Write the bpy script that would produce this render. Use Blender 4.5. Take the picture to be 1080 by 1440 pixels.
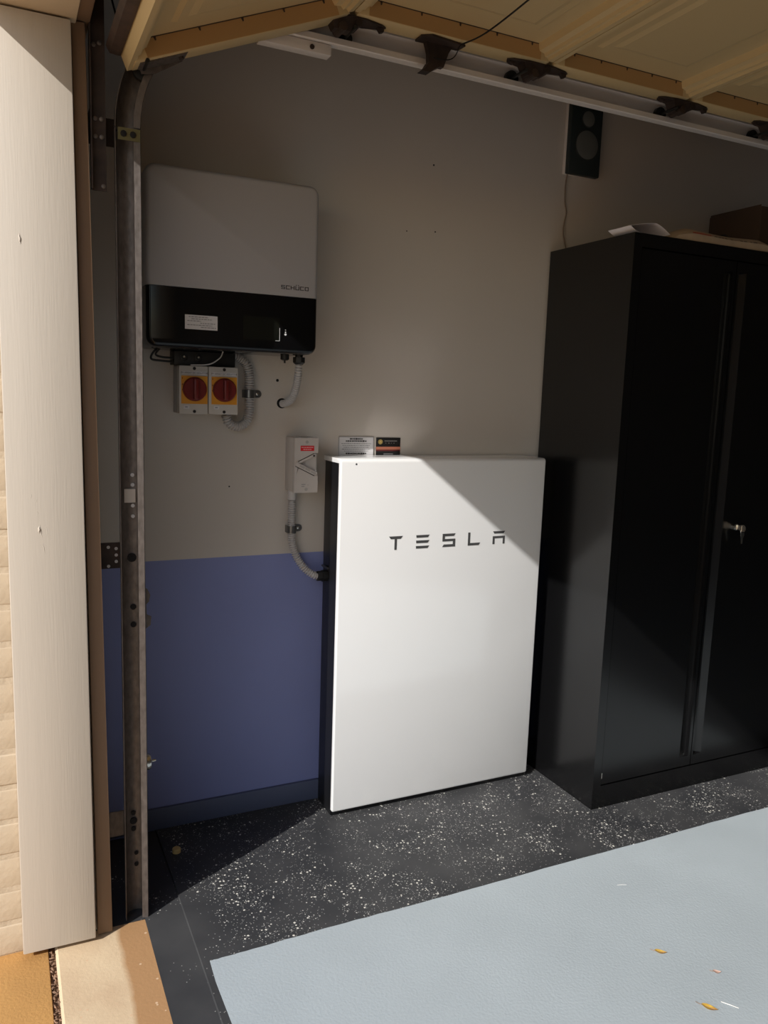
import bpy, bmesh, math, random
from mathutils import Vector, Matrix

for o in list(bpy.data.objects):
    bpy.data.objects.remove(o, do_unlink=True)
scene = bpy.context.scene
COL = scene.collection
rnd = random.Random(7)
PI = math.pi

# ------------------------------------------------------------------ camera
CAM_LOC = Vector((-0.9117, -2.3573, 1.3488))
YAW, PITCH, ROLL, FPX = 0.4481, -0.1457, 0.0339, 1120.0
fwd = Vector((math.sin(YAW) * math.cos(PITCH), math.cos(YAW) * math.cos(PITCH), math.sin(PITCH)))
rgt0 = Vector((math.cos(YAW), -math.sin(YAW), 0))
up0 = rgt0.cross(fwd)
rgt = math.cos(ROLL) * rgt0 + math.sin(ROLL) * up0
upv = -math.sin(ROLL) * rgt0 + math.cos(ROLL) * up0
cd = bpy.data.cameras.new('camera')
cam = bpy.data.objects.new('camera', cd)
COL.objects.link(cam)
cam.matrix_world = Matrix(((rgt.x, upv.x, -fwd.x, CAM_LOC.x), (rgt.y, upv.y, -fwd.y, CAM_LOC.y),
                           (rgt.z, upv.z, -fwd.z, CAM_LOC.z), (0, 0, 0, 1)))
cd.sensor_fit = 'VERTICAL'
cd.sensor_height = 36.0
cd.lens = FPX / 1440.0 * 36.0
cd.clip_start = 0.02
scene.camera = cam

# ------------------------------------------------------------------ sky, sun, exposure
SUN_DIR = Vector((1.0, 0.53, -0.779)).normalized()
world = bpy.data.worlds.new('sky')
scene.world = world
world.use_nodes = True
wn = world.node_tree
bgn = wn.nodes['Background']
sky = wn.nodes.new('ShaderNodeTexSky')
sky.sky_type = 'NISHITA'
sky.sun_disc = False
sky.sun_elevation = math.asin(-SUN_DIR.z)
sky.sun_rotation = math.atan2(-SUN_DIR.x, -SUN_DIR.y)
wn.links.new(sky.outputs[0], bgn.inputs[0])
bgn.inputs[1].default_value = 0.15
sl = bpy.data.lights.new('sun', 'SUN')
sl.energy = 5.3
sl.angle = math.radians(0.53)
sl.color = (1.0, 0.975, 0.94)
sun = bpy.data.objects.new('sun', sl)
COL.objects.link(sun)
sun.rotation_euler = SUN_DIR.to_track_quat('-Z', 'Y').to_euler()
sun.location = (-4, -3, 5)
vs = scene.view_settings
vs.view_transform = 'Standard'
vs.look = 'None'
vs.exposure = 0.0
vs.gamma = 1.0
vs.use_curve_mapping = False
scene.cycles.blur_glossy = 0.0
scene.cycles.sample_clamp_indirect = 0.0
scene.cycles.caustics_reflective = True

# ------------------------------------------------------------------ materials
def mat(name, col, rough=0.5, metal=0.0, spec=0.5, var=0.0, vscale=8.0, bump=0.0, bscale=60.0, stretch=None, col2=None):
    m = bpy.data.materials.new(name)
    m.use_nodes = True
    nt = m.node_tree
    b = nt.nodes['Principled BSDF']
    b.inputs['Base Color'].default_value = (*col, 1)
    b.inputs['Roughness'].default_value = rough
    b.inputs['Metallic'].default_value = metal
    b.inputs['Specular IOR Level'].default_value = spec
    if var or bump or col2:
        tc = nt.nodes.new('ShaderNodeTexCoord')
        mp = nt.nodes.new('ShaderNodeMapping')
        if stretch:
            mp.inputs['Scale'].default_value = stretch
        nt.links.new(tc.outputs['Object'], mp.inputs[0])
    if var or col2:
        n = nt.nodes.new('ShaderNodeTexNoise')
        n.inputs['Scale'].default_value = vscale
        n.inputs['Detail'].default_value = 5
        nt.links.new(mp.outputs[0], n.inputs['Vector'])
        r = nt.nodes.new('ShaderNodeValToRGB')
        r.color_ramp.elements[0].position = 0.3
        r.color_ramp.elements[1].position = 0.7
        c2 = col2 if col2 else tuple(c * (1 + var) for c in col)
        c1 = col if col2 else tuple(c * (1 - var) for c in col)
        r.color_ramp.elements[0].color = (*c1, 1)
        r.color_ramp.elements[1].color = (*c2, 1)
        nt.links.new(n.outputs['Fac'], r.inputs[0])
        nt.links.new(r.outputs[0], b.inputs['Base Color'])
    if bump:
        n2 = nt.nodes.new('ShaderNodeTexNoise')
        n2.inputs['Scale'].default_value = bscale
        n2.inputs['Detail'].default_value = 3
        nt.links.new(mp.outputs[0], n2.inputs['Vector'])
        bp = nt.nodes.new('ShaderNodeBump')
        bp.inputs['Strength'].default_value = bump
        bp.inputs['Distance'].default_value = 0.002
        nt.links.new(n2.outputs['Fac'], bp.inputs['Height'])
        nt.links.new(bp.outputs[0], b.inputs['Normal'])
    return m

M = {}
M['wall'] = mat('beige wall paint', (0.53, 0.485, 0.435), 0.75, bump=0.06, bscale=160, var=0.02, vscale=3)
M['blue'] = mat('blue wall paint', (0.205, 0.235, 0.46), 0.6, bump=0.06, bscale=160, var=0.03, vscale=4)
M['skirt'] = mat('blue skirting paint darkened for shade', (0.075, 0.09, 0.15), 0.55)  # same blue as the wall, with shade put into a darker colour
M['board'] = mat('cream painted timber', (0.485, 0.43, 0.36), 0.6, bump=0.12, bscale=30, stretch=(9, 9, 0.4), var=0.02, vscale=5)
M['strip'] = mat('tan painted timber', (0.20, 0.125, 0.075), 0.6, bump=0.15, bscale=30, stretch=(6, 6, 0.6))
M['brick'] = mat('cream painted brick', (0.49, 0.395, 0.28), 0.8, bump=0.9, bscale=45, var=0.06, vscale=14)
M['mortar'] = mat('painted mortar', (0.48, 0.39, 0.28), 0.9, bump=0.8, bscale=90)
M['lintel'] = mat('tan lintel paint', (0.62, 0.49, 0.33), 0.7, bump=0.1)
M['ceiling'] = mat('ceiling board', (0.40, 0.37, 0.34), 0.85)
M['white_cover'] = mat('white coated steel', (0.82, 0.82, 0.815), 0.3, spec=0.5)
_b = M['white_cover'].node_tree.nodes['Principled BSDF']      # glossy clear enamel
_b.inputs['Coat Weight'].default_value = 1.0
_b.inputs['Coat Roughness'].default_value = 0.15
_b.inputs['Coat IOR'].default_value = 1.9
M['black_side'] = mat('black plastic side', (0.005, 0.005, 0.006), 0.4)
M['letter'] = mat('dark grey lettering', (0.055, 0.055, 0.055), 0.45)
M['inv_grey'] = mat('silver grey painted steel', (0.40, 0.39, 0.40), 0.45, metal=0.15)
M['inv_black'] = mat('gloss black panel', (0.0035, 0.0035, 0.004), 0.13, spec=0.4)
M['lcd'] = mat('dark display glass', (0.006, 0.007, 0.005), 0.12)
M['printwhite'] = mat('pale print', (0.55, 0.55, 0.55), 0.6)
M['label'] = mat('white paper label', (0.62, 0.60, 0.60), 0.6)
M['ink'] = mat('black ink', (0.05, 0.045, 0.045), 0.7)
M['inkgrey'] = mat('grey ink', (0.26, 0.25, 0.25), 0.7)
M['plastic_grey'] = mat('light grey plastic', (0.50, 0.47, 0.43), 0.45)
M['plastic_ac'] = mat('grey weatherproof plastic', (0.50, 0.46, 0.43), 0.5)
M['plastic_side'] = mat('mid grey plastic', (0.36, 0.34, 0.32), 0.5)
M['orange'] = mat('orange faceplate', (0.66, 0.28, 0.02), 0.5)
M['red_knob'] = mat('dark red knob', (0.15, 0.008, 0.006), 0.4)
M['red_label'] = mat('red label', (0.62, 0.012, 0.02), 0.5)
M['pink_print'] = mat('pink print', (0.75, 0.32, 0.32), 0.6)
M['black'] = mat('black plastic', (0.010, 0.010, 0.010), 0.5)
M['conduit'] = mat('grey corrugated plastic', (0.47, 0.45, 0.44), 0.5)
M['saddle'] = mat('galvanised saddle', (0.16, 0.16, 0.16), 0.3, metal=0.8)
M['cabinet'] = mat('black powder coated steel', (0.0035, 0.0035, 0.0038), 0.24, spec=0.62)
M['chrome'] = mat('worn chrome', (0.65, 0.63, 0.58), 0.22, metal=1.0)
M['steel'] = mat('weathered galvanised steel', (0.10, 0.085, 0.075), 0.5, metal=0.5, col2=(0.17, 0.145, 0.13), vscale=90, stretch=(1, 1, 0.5), bump=0.25, bscale=160)
M['darksteel'] = mat('dark rusty steel', (0.020, 0.014, 0.012), 0.6, metal=0.3, col2=(0.055, 0.035, 0.028), vscale=30)
M['trackwhite'] = mat('white painted track', (0.66, 0.62, 0.59), 0.5)
M['door'] = mat('cream coated door steel', (0.58, 0.44, 0.23), 0.45)
M['door_web'] = mat('tan coated stile', (0.42, 0.25, 0.10), 0.5)
M['seal'] = mat('brown rubber seal', (0.05, 0.03, 0.022), 0.7, var=0.3, vscale=30)
M['speaker'] = mat('dark green-black speaker', (0.016, 0.024, 0.024), 0.5)
M['cone'] = mat('grey speaker cone', (0.11, 0.115, 0.105), 0.7, bump=0.3, bscale=300)
M['cone2'] = mat('dark surround', (0.02, 0.025, 0.025), 0.6)
M['cable'] = mat('brown cable', (0.20, 0.15, 0.11), 0.6)
M['paper'] = mat('white paper', (0.78, 0.74, 0.76), 0.7)
M['bag'] = mat('printed bag', (0.40, 0.31, 0.22), 0.5, var=0.1, vscale=20)
M['bagred'] = mat('bag red print', (0.38, 0.06, 0.03), 0.5)
M['cardboard'] = mat('brown cardboard', (0.075, 0.047, 0.032), 0.8, var=0.08, vscale=10)
M['cloth'] = mat('black cloth', (0.008, 0.008, 0.009), 0.9)
M['paver'] = mat('orange paver', (0.52, 0.275, 0.085), 0.85, var=0.08, vscale=9, bump=0.5, bscale=150)
M['litter'] = mat('brown leaf litter', (0.24, 0.14, 0.085), 0.9, var=0.5, vscale=60)
M['leaf'] = mat('yellow leaf', (0.62, 0.42, 0.06), 0.6, col2=(0.30, 0.13, 0.03), vscale=45)
M['leaf2'] = mat('pinkish leaf', (0.52, 0.36, 0.30), 0.7)
M['twig'] = mat('pale twig', (0.66, 0.64, 0.60), 0.8)
M['tan_cap'] = mat('tan plastic cap', (0.55, 0.40, 0.16), 0.5)
M['sticker_black'] = mat('black sticker', (0.008, 0.008, 0.008), 0.45)
M['copper'] = mat('copper stripe', (0.55, 0.20, 0.12), 0.5)
M['darkred'] = mat('dark red stripe', (0.10, 0.012, 0.012), 0.5)
M['gold'] = mat('gold emblem', (0.62, 0.45, 0.14), 0.5)
M['hole'] = mat('dark hole', (0.006, 0.005, 0.005), 0.9)
M['patio'] = mat('outdoor paving', (0.43, 0.36, 0.285), 0.9, var=0.08, vscale=3)
M['garage_far'] = mat('far garage wall paint', (0.36, 0.33, 0.30), 0.8)

def flake_mat():
    m = bpy.data.materials.new('black flake epoxy floor')
    m.use_nodes = True
    nt = m.node_tree
    b = nt.nodes['Principled BSDF']
    b.inputs['Roughness'].default_value = 0.5
    b.inputs['Specular IOR Level'].default_value = 0.35
    tc = nt.nodes.new('ShaderNodeTexCoord')
    nz = nt.nodes.new('ShaderNodeTexNoise')
    nz.inputs['Scale'].default_value = 5.0
    nz.inputs['Detail'].default_value = 6
    nt.links.new(tc.outputs['Object'], nz.inputs['Vector'])
    base = nt.nodes.new('ShaderNodeValToRGB')
    base.color_ramp.elements[0].position = 0.3
    base.color_ramp.elements[1].position = 0.72
    base.color_ramp.elements[0].color = (0.024, 0.025, 0.028, 1)
    base.color_ramp.elements[1].color = (0.052, 0.052, 0.053, 1)
    nt.links.new(nz.outputs['Fac'], base.inputs[0])
    dens = nt.nodes.new('ShaderNodeTexNoise')
    dens.inputs['Scale'].default_value = 7.0
    dens.inputs['Detail'].default_value = 2
    nt.links.new(tc.outputs['Object'], dens.inputs['Vector'])
    # flakes thin out on the threshold strip by the driveway
    sx = nt.nodes.new('ShaderNodeSeparateXYZ')
    nt.links.new(tc.outputs['Object'], sx.inputs[0])
    mr = nt.nodes.new('ShaderNodeMapRange')
    mr.inputs['From Min'].default_value = -0.53
    mr.inputs['From Max'].default_value = -0.47
    mr.inputs['To Min'].default_value = -0.19
    mr.inputs['To Max'].default_value = 0.0
    nt.links.new(sx.outputs['X'], mr.inputs['Value'])
    prev = base.outputs[0]
    for scale, rad, keep, colr in ((105, 0.32, 0.22, (0.62, 0.60, 0.54)), (150, 0.29, 0.27, (0.50, 0.49, 0.46)), (260, 0.34, 0.34, (0.28, 0.28, 0.27))):
        v = nt.nodes.new('ShaderNodeTexVoronoi')
        v.inputs['Scale'].default_value = scale
        v.inputs['Randomness'].default_value = 1.0
        nt.links.new(tc.outputs['Object'], v.inputs['Vector'])
        lt = nt.nodes.new('ShaderNodeMath'); lt.operation = 'LESS_THAN'
        nt.links.new(v.outputs['Distance'], lt.inputs[0])
        lt.inputs[1].default_value = rad
        sp = nt.nodes.new('ShaderNodeSeparateColor')
        nt.links.new(v.outputs['Color'], sp.inputs[0])
        # keep threshold follows clumping noise
        k = nt.nodes.new('ShaderNodeMath'); k.operation = 'MULTIPLY_ADD'
        nt.links.new(dens.outputs['Fac'], k.inputs[0])
        k.inputs[1].default_value = 0.9
        k.inputs[2].default_value = keep - 0.60
        k2 = nt.nodes.new('ShaderNodeMath'); k2.operation = 'ADD'
        nt.links.new(k.outputs[0], k2.inputs[0])
        nt.links.new(mr.outputs[0], k2.inputs[1])
        lt2 = nt.nodes.new('ShaderNodeMath'); lt2.operation = 'LESS_THAN'
        nt.links.new(sp.outputs[0], lt2.inputs[0])
        nt.links.new(k2.outputs[0], lt2.inputs[1])
        mu = nt.nodes.new('ShaderNodeMath'); mu.operation = 'MULTIPLY'
        nt.links.new(lt.outputs[0], mu.inputs[0])
        nt.links.new(lt2.outputs[0], mu.inputs[1])
        mx = nt.nodes.new('ShaderNodeMixRGB')
        nt.links.new(mu.outputs[0], mx.inputs[0])
        nt.links.new(prev, mx.inputs[1])
        mx.inputs[2].default_value = (*colr, 1)
        prev = mx.outputs[0]
    nt.links.new(prev, b.inputs['Base Color'])
    return m
M['flake'] = flake_mat()

def grey_floor_mat():
    m = mat('grey floor paint', (0.36, 0.405, 0.43), 0.55, var=0.04, vscale=4, bump=0.35, bscale=150)
    return m
M['greyfloor'] = grey_floor_mat()

def concrete_mat():
    m = bpy.data.materials.new('tan concrete with brown stained edge')
    m.use_nodes = True
    nt = m.node_tree
    b = nt.nodes['Principled BSDF']
    b.inputs['Roughness'].default_value = 0.85
    tc = nt.nodes.new('ShaderNodeTexCoord')
    sx = nt.nodes.new('ShaderNodeSeparateXYZ')
    nt.links.new(tc.outputs['Object'], sx.inputs[0])
    nz = nt.nodes.new('ShaderNodeTexNoise')
    nz.inputs['Scale'].default_value = 9
    nz.inputs['Detail'].default_value = 6
    nt.links.new(tc.outputs['Object'], nz.inputs['Vector'])
    ma = nt.nodes.new('ShaderNodeMath'); ma.operation = 'MULTIPLY_ADD'
    nt.links.new(nz.outputs['Fac'], ma.inputs[0])
    ma.inputs[1].default_value = 0.03
    nt.links.new(sx.outputs['X'], ma.inputs[2])
    mr = nt.nodes.new('ShaderNodeMapRange')
    mr.inputs['From Min'].default_value = -0.683
    mr.inputs['From Max'].default_value = -0.668
    nt.links.new(ma.outputs[0], mr.inputs['Value'])
    r1 = nt.nodes.new('ShaderNodeValToRGB')
    r1.color_ramp.elements[0].position = 0.3
    r1.color_ramp.elements[1].position = 0.7
    r1.color_ramp.elements[0].color = (0.52, 0.375, 0.235, 1)
    r1.color_ramp.elements[1].color = (0.62, 0.48, 0.31, 1)
    nt.links.new(nz.outputs['Fac'], r1.inputs[0])
    mx = nt.nodes.new('ShaderNodeMixRGB')
    nt.links.new(mr.outputs[0], mx.inputs[0])
    nt.links.new(r1.outputs[0], mx.inputs[1])
    mx.inputs[2].default_value = (0.37, 0.205, 0.09, 1)
    # pale specks on the stained edge
    v = nt.nodes.new('ShaderNodeTexVoronoi')
    v.inputs['Scale'].default_value = 70
    nt.links.new(tc.outputs['Object'], v.inputs['Vector'])
    lt = nt.nodes.new('ShaderNodeMath'); lt.operation = 'LESS_THAN'
    nt.links.new(v.outputs['Distance'], lt.inputs[0]); lt.inputs[1].default_value = 0.22
    sp = nt.nodes.new('ShaderNodeSeparateColor')
    nt.links.new(v.outputs['Color'], sp.inputs[0])
    l2 = nt.nodes.new('ShaderNodeMath'); l2.operation = 'LESS_THAN'
    nt.links.new(sp.outputs[0], l2.inputs[0]); l2.inputs[1].default_value = 0.08
    mu = nt.nodes.new('ShaderNodeMath'); mu.operation = 'MULTIPLY'
    nt.links.new(lt.outputs[0], mu.inputs[0]); nt.links.new(l2.outputs[0], mu.inputs[1])
    mx2 = nt.nodes.new('ShaderNodeMixRGB')
    nt.links.new(mu.outputs[0], mx2.inputs[0]); nt.links.new(mx.outputs[0], mx2.inputs[1])
    mx2.inputs[2].default_value = (0.58, 0.40, 0.25, 1)
    nt.links.new(mx2.outputs[0], b.inputs['Base Color'])
    n2 = nt.nodes.new('ShaderNodeTexNoise'); n2.inputs['Scale'].default_value = 140
    nt.links.new(tc.outputs['Object'], n2.inputs['Vector'])
    bp = nt.nodes.new('ShaderNodeBump'); bp.inputs['Strength'].default_value = 0.3; bp.inputs['Distance'].default_value = 0.002
    nt.links.new(n2.outputs['Fac'], bp.inputs['Height']); nt.links.new(bp.outputs[0], b.inputs['Normal'])
    return m
M['concrete'] = concrete_mat()

# ------------------------------------------------------------------ geometry helpers (world coordinates)
class G:
    def __init__(s):
        s.v = []; s.f = []
    def add(s, vs_, fs):
        n = len(s.v)
        s.v += [tuple(p) for p in vs_]
        s.f += [tuple(i + n for i in f) for f in fs]
        return s
    def box(s, x0, x1, y0, y1, z0, z1):
        return s.add([(x0, y0, z0), (x1, y0, z0), (x1, y1, z0), (x0, y1, z0), (x0, y0, z1), (x1, y0, z1), (x1, y1, z1), (x0, y1, z1)],
                     [(0, 3, 2, 1), (4, 5, 6, 7), (0, 1, 5, 4), (1, 2, 6, 5), (2, 3, 7, 6), (3, 0, 4, 7)])
    def prism(s, poly, ax, a0, a1):
        """poly: 2D points in the two axes other than ax, in order (x,y),(x,z) or (y,z)."""
        def put(p, a):
            return (a, p[0], p[1]) if ax == 0 else (p[0], a, p[1]) if ax == 1 else (p[0], p[1], a)
        n = len(poly)
        return s.add([put(p, a0) for p in poly] + [put(p, a1) for p in poly],
                     [tuple(range(n))[::-1], tuple(range(n, 2 * n))] + [(i, (i + 1) % n, n + (i + 1) % n, n + i) for i in range(n)])
    def cyl(s, p0, p1, r0, r1=None, seg=16):
        r1 = r0 if r1 is None else r1
        return s.rings([(p0, r0), (p1, r1)], seg)
    def rings(s, pr, seg=14):
        """loft of circles (centre, radius) along a path; capped."""
        P = [Vector(p) for p, r in pr]
        n = len(P)
        vs_ = []; prev = None
        for i in range(n):
            a = P[max(0, i - 1)]; b = P[min(n - 1, i + 1)]
            t = (b - a)
            t = t.normalized() if t.length > 1e-9 else Vector((0, 0, 1))
            if prev is None:
                u = Vector((0, 0, 1)) if abs(t.z) < 0.9 else Vector((1, 0, 0))
            else:
                u = prev
            u = (u - t * u.dot(t)).normalized()
            w = t.cross(u); prev = u
            for k in range(seg):
                an = 2 * PI * k / seg
                vs_.append(P[i] + (u * math.cos(an) + w * math.sin(an)) * pr[i][1])
        fs = [tuple(range(seg))[::-1], tuple(range((n - 1) * seg, n * seg))]
        for i in range(n - 1):
            for k in range(seg):
                fs.append((i * seg + k, i * seg + (k + 1) % seg, (i + 1) * seg + (k + 1) % seg, (i + 1) * seg + k))
        return s.add(vs_, fs)
    def lathe(s, c, axis, prof, seg=24):
        """prof: (distance along axis, radius) from centre c."""
        c = Vector(c); a = Vector(axis).normalized()
        u = Vector((0, 0, 1)) if abs(a.z) < 0.9 else Vector((1, 0, 0))
        u = (u - a * u.dot(a)).normalized(); w = a.cross(u)
        vs_ = []
        for d, r in prof:
            for k in range(seg):
                an = 2 * PI * k / seg
                vs_.append(c + a * d + (u * math.cos(an) + w * math.sin(an)) * max(r, 1e-5))
        n = len(prof)
        fs = [tuple(range(seg))[::-1], tuple(range((n - 1) * seg, n * seg))]
        for i in range(n - 1):
            for k in range(seg):
                fs.append((i * seg + k, i * seg + (k + 1) % seg, (i + 1) * seg + (k + 1) % seg, (i + 1) * seg + k))
        return s.add(vs_, fs)

def mesh_of(name, g, bevel=0.0, smooth=True, segs=2):
    me = bpy.data.meshes.new(name)
    bm = bmesh.new()
    vv = [bm.verts.new(p) for p in g.v]
    for f in g.f:
        try:
            bm.faces.new([vv[i] for i in f])
        except ValueError:
            pass
    bmesh.ops.recalc_face_normals(bm, faces=bm.faces)
    if bevel:
        bmesh.ops.bevel(bm, geom=bm.edges[:], offset=bevel, segments=segs, profile=0.5, affect='EDGES', clamp_overlap=True)
        bmesh.ops.recalc_face_normals(bm, faces=bm.faces)
    bm.to_mesh(me); bm.free()
    if smooth:
        me.shade_smooth()
        me.set_sharp_from_angle(angle=math.radians(32))
    return me

def wloc(o):
    v = Vector((0, 0, 0))
    while o:
        v += o.location
        o = o.parent
    return v

def obj(name, g, m, parent=None, bevel=0.0, smooth=True, at=None, segs=2):
    """one mesh object; g is in world coordinates. Top-level objects get their origin at `at`."""
    me = mesh_of(name, g, bevel, smooth, segs)
    o = bpy.data.objects.new(name, me)
    off = wloc(parent) if parent else (Vector(at) if at else Vector((0, 0, 0)))
    me.transform(Matrix.Translation(-off))
    COL.objects.link(o)
    if parent:
        o.parent = parent
    else:
        o.location = off
    me.materials.append(M[m] if isinstance(m, str) else m)
    return o

def tag(o, label, cat=None, group=None, kind=None):
    o['label'] = label
    if cat: o['category'] = cat
    if group: o['group'] = group
    if kind: o['kind'] = kind
    return o

def thing(name, label, cat, loc, group=None):
    o = bpy.data.objects.new(name, None)
    o.empty_display_size = 0.05
    o.location = loc
    COL.objects.link(o)
    return tag(o, label, cat, group)

def inst(src, parent, loc, name=None):
    """copy of a mesh object sharing its data"""
    c = src.copy()
    COL.objects.link(c)
    c.parent = parent
    c.location = loc
    return c

def smooth_path(pts, n=10):
    """Catmull-Rom through points"""
    P = [Vector(p) for p in pts]
    P = [P[0] * 2 - P[1]] + P + [P[-1] * 2 - P[-2]]
    out = []
    for i in range(1, len(P) - 2):
        for k in range(n):
            t = k / n
            a, b, c, d = P[i - 1], P[i], P[i + 1], P[i + 2]
            out.append(0.5 * ((2 * b) + (c - a) * t + (2 * a - 5 * b + 4 * c - d) * t * t + (3 * b - a - 3 * c + d) * t ** 3))
    out.append(P[-2])
    return out

def resample(path, step):
    out = [path[0]]; acc = 0.0
    for a, b in zip(path, path[1:]):
        L = (b - a).length
        while L > 1e-9 and acc + L >= step:
            t = (step - acc) / L
            a = a.lerp(b, t); L = (b - a).length; acc = 0.0
            out.append(a)
        acc += L
    return out

def corrugated(pts, r, pitch=0.0072, seg=14):
    path = resample(smooth_path(pts, 24), pitch / 4)
    pr = []
    for i, p in enumerate(path):
        pr.append((p, r * (1.0, 1.0, 0.66, 0.66)[i % 4]))
    return G().rings(pr, seg)

# ------------------------------------------------------------------ the setting
BLUE_Z = 0.8436
CEIL = 2.62
GX1, GY1 = 6.2, -3.60          # far end wall and far side wall of the garage
g = G().box(-0.875, GX1, 0.0, 0.10, BLUE_Z, CEIL)
wall = obj('wall_left', g, 'wall', smooth=False)
tag(wall, 'beige painted garage side wall behind the battery, blue along its lower part', kind='structure')
obj('blue_dado', G().box(-0.875, GX1, 0.0, 0.10, -0.05, BLUE_Z), 'blue', wall, smooth=False)['label'] = 'blue painted lower band of the wall'
tag(obj('baseboard_left', G().box(-0.715, 0.8, -0.012, 0.0, 0.0, 0.068), 'skirt', bevel=0.002),
    'low blue skirting along the side wall, its shade painted into a darker colour', kind='structure')
for hx, hz, hr in ((0.356, 2.079, 0.003), (0.268, 1.867, 0.002), (-0.153, 1.382, 0.0045), (0.371, 1.876, 0.0025), (-0.30, 1.06, 0.0025)):
    obj('drill_hole', G().cyl((hx, 0.001, hz), (hx, -0.0006, hz), hr, seg=10), 'hole', wall)
tag(obj('wall_back', G().box(GX1, GX1 + 0.1, GY1, 0.1, -0.05, CEIL), 'garage_far', smooth=False), 'plain beige wall at the far end of the garage', kind='structure')
tag(obj('wall_right', G().box(-0.875, GX1, GY1 - 0.1, GY1, -0.05, CEIL), 'garage_far', smooth=False), 'plain beige wall on the far side of the garage', kind='structure')
tag(obj('ceiling', G().box(-0.985, GX1 + 0.1, GY1 - 0.1, 0.1, CEIL, CEIL + 0.08), 'ceiling', smooth=False), 'flat pale garage ceiling above the raised door', kind='structure')

# floor: black flake border with a raised lip at the doorway, grey painted field inside it
JY = -0.456                     # face of the jamb board towards the opening
DY = -3.16                      # other jamb
prof = [(-0.621, -0.012), (-0.5265, -0.006), (-0.525, 0.0), (GX1, 0.0), (GX1, -0.08), (-0.621, -0.08)]
fl = obj('floor', G().prism(prof, 1, GY1, 0.0), 'flake', smooth=False)
tag(fl, 'black garage floor flecked with white flakes, along the wall and doorway', kind='structure')
gp = G()
# painted field with a slightly wavy brushed edge
N = 120
top = []; 
for i in range(N + 1):
    x = -0.507 + (GX1 - 0.02 + 0.507) * (i / N) ** 1.6
    top.append((x, -0.640 - 0.0012 * math.sin(x * 9) * (1 if i else 0) + rnd.uniform(-0.0012, 0.0012)))
left = []
for i in range(40):
    y = GY1 + 0.02 + (-0.64 - GY1 - 0.02) * i / 40
    left.append((-0.508 + 0.003 * math.sin(y * 11) + rnd.uniform(-0.001, 0.001), y))
poly = left + top + [(GX1 - 0.02, GY1 + 0.02)]
gp.prism(poly, 2, 0.0, 0.0008)
tag(obj('painted_field', gp, 'greyfloor', fl, smooth=False), 'light grey painted field of the floor')

tag(obj('floor_recess', G().box(-0.875, -0.622, -0.4095, 0.0, -0.08, -0.011), 'flake', smooth=False), 'black floor in the recess behind the jamb', kind='structure')
# outside ground
tag(obj('floor_driveway', G().prism([(-0.838, -0.016), (-0.832, -0.010), (-0.621, -0.012), (-0.621, -0.09), (-0.838, -0.09)], 1, -6.0, -0.410), 'concrete', smooth=False),
    'tan concrete strip with brown stained edge at the doorway', kind='structure')
pv = obj('floor_paving', G().box(-60.0, -0.838, -60.0, 60.0, -0.10, -0.022), 'litter', smooth=False)
tag(pv, 'orange paved driveway outside the doorway', kind='structure')
psz = 0.42
pm = None
for ix in range(5):
    for iy in range(-6, 9):
        x1 = -0.853 - ix * (psz + 0.006)
        y1 = -0.30 - iy * (psz + 0.006) + (0.21 if ix % 2 else 0)
        if pm is None:
            pm = obj('paver', G().box(-psz, 0, -psz, 0, -0.03, 0), 'paver', pv, bevel=0.003)
            pm.location = (x1, y1, -0.012)
        else:
            inst(pm, pv, (x1, y1, -0.012 + rnd.uniform(-0.001, 0.001)))
obj('outer_paving', G().box(-60.0, -0.853 - 5 * (psz + 0.006), -60.0, 60.0, -0.05, -0.012), 'patio', pv, smooth=False)
obj('side_paving', G().box(-0.853 - 5 * (psz + 0.006), -0.853, -60.0, -0.30 - 9 * (psz + 0.006) - 0.006, -0.05, -0.012), 'patio', pv, smooth=False)
obj('side_paving', G().box(-0.853 - 5 * (psz + 0.006), -0.990, -0.30 + 6.6 * (psz + 0.006), 60.0, -0.05, -0.012), 'patio', pv, smooth=False)
# debris in the joint between paving and concrete
lg = G()
for i in range(520):
    y = -0.44 - i * 0.0026 + rnd.uniform(-.003, .003)
    x = -0.8455 + rnd.uniform(-0.006, 0.006)
    s_ = rnd.uniform(0.0015, 0.004)
    z = -0.019 + rnd.uniform(0, 0.005)
    a = rnd.uniform(0, PI)
    d1 = Vector((math.cos(a), math.sin(a), rnd.uniform(-.3, .3))) * s_ * 1.8
    d2 = Vector((-math.sin(a), math.cos(a), 0)) * s_ * 0.8
    c = Vector((x, y, z)); h = Vector((0, 0, s_))
    lg.add([c + d1, c + d2, c - d1, c - d2, c + h, c - h], [(0, 1, 4), (1, 2, 4), (2, 3, 4), (3, 0, 4), (1, 0, 5), (2, 1, 5), (3, 2, 5), (0, 3, 5)])
lo = obj('leaf_litter', lg, 'litter', smooth=False)
tag(lo, 'brown crumbs of leaf litter in the joint beside the concrete strip', 'litter', kind='stuff')

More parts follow.
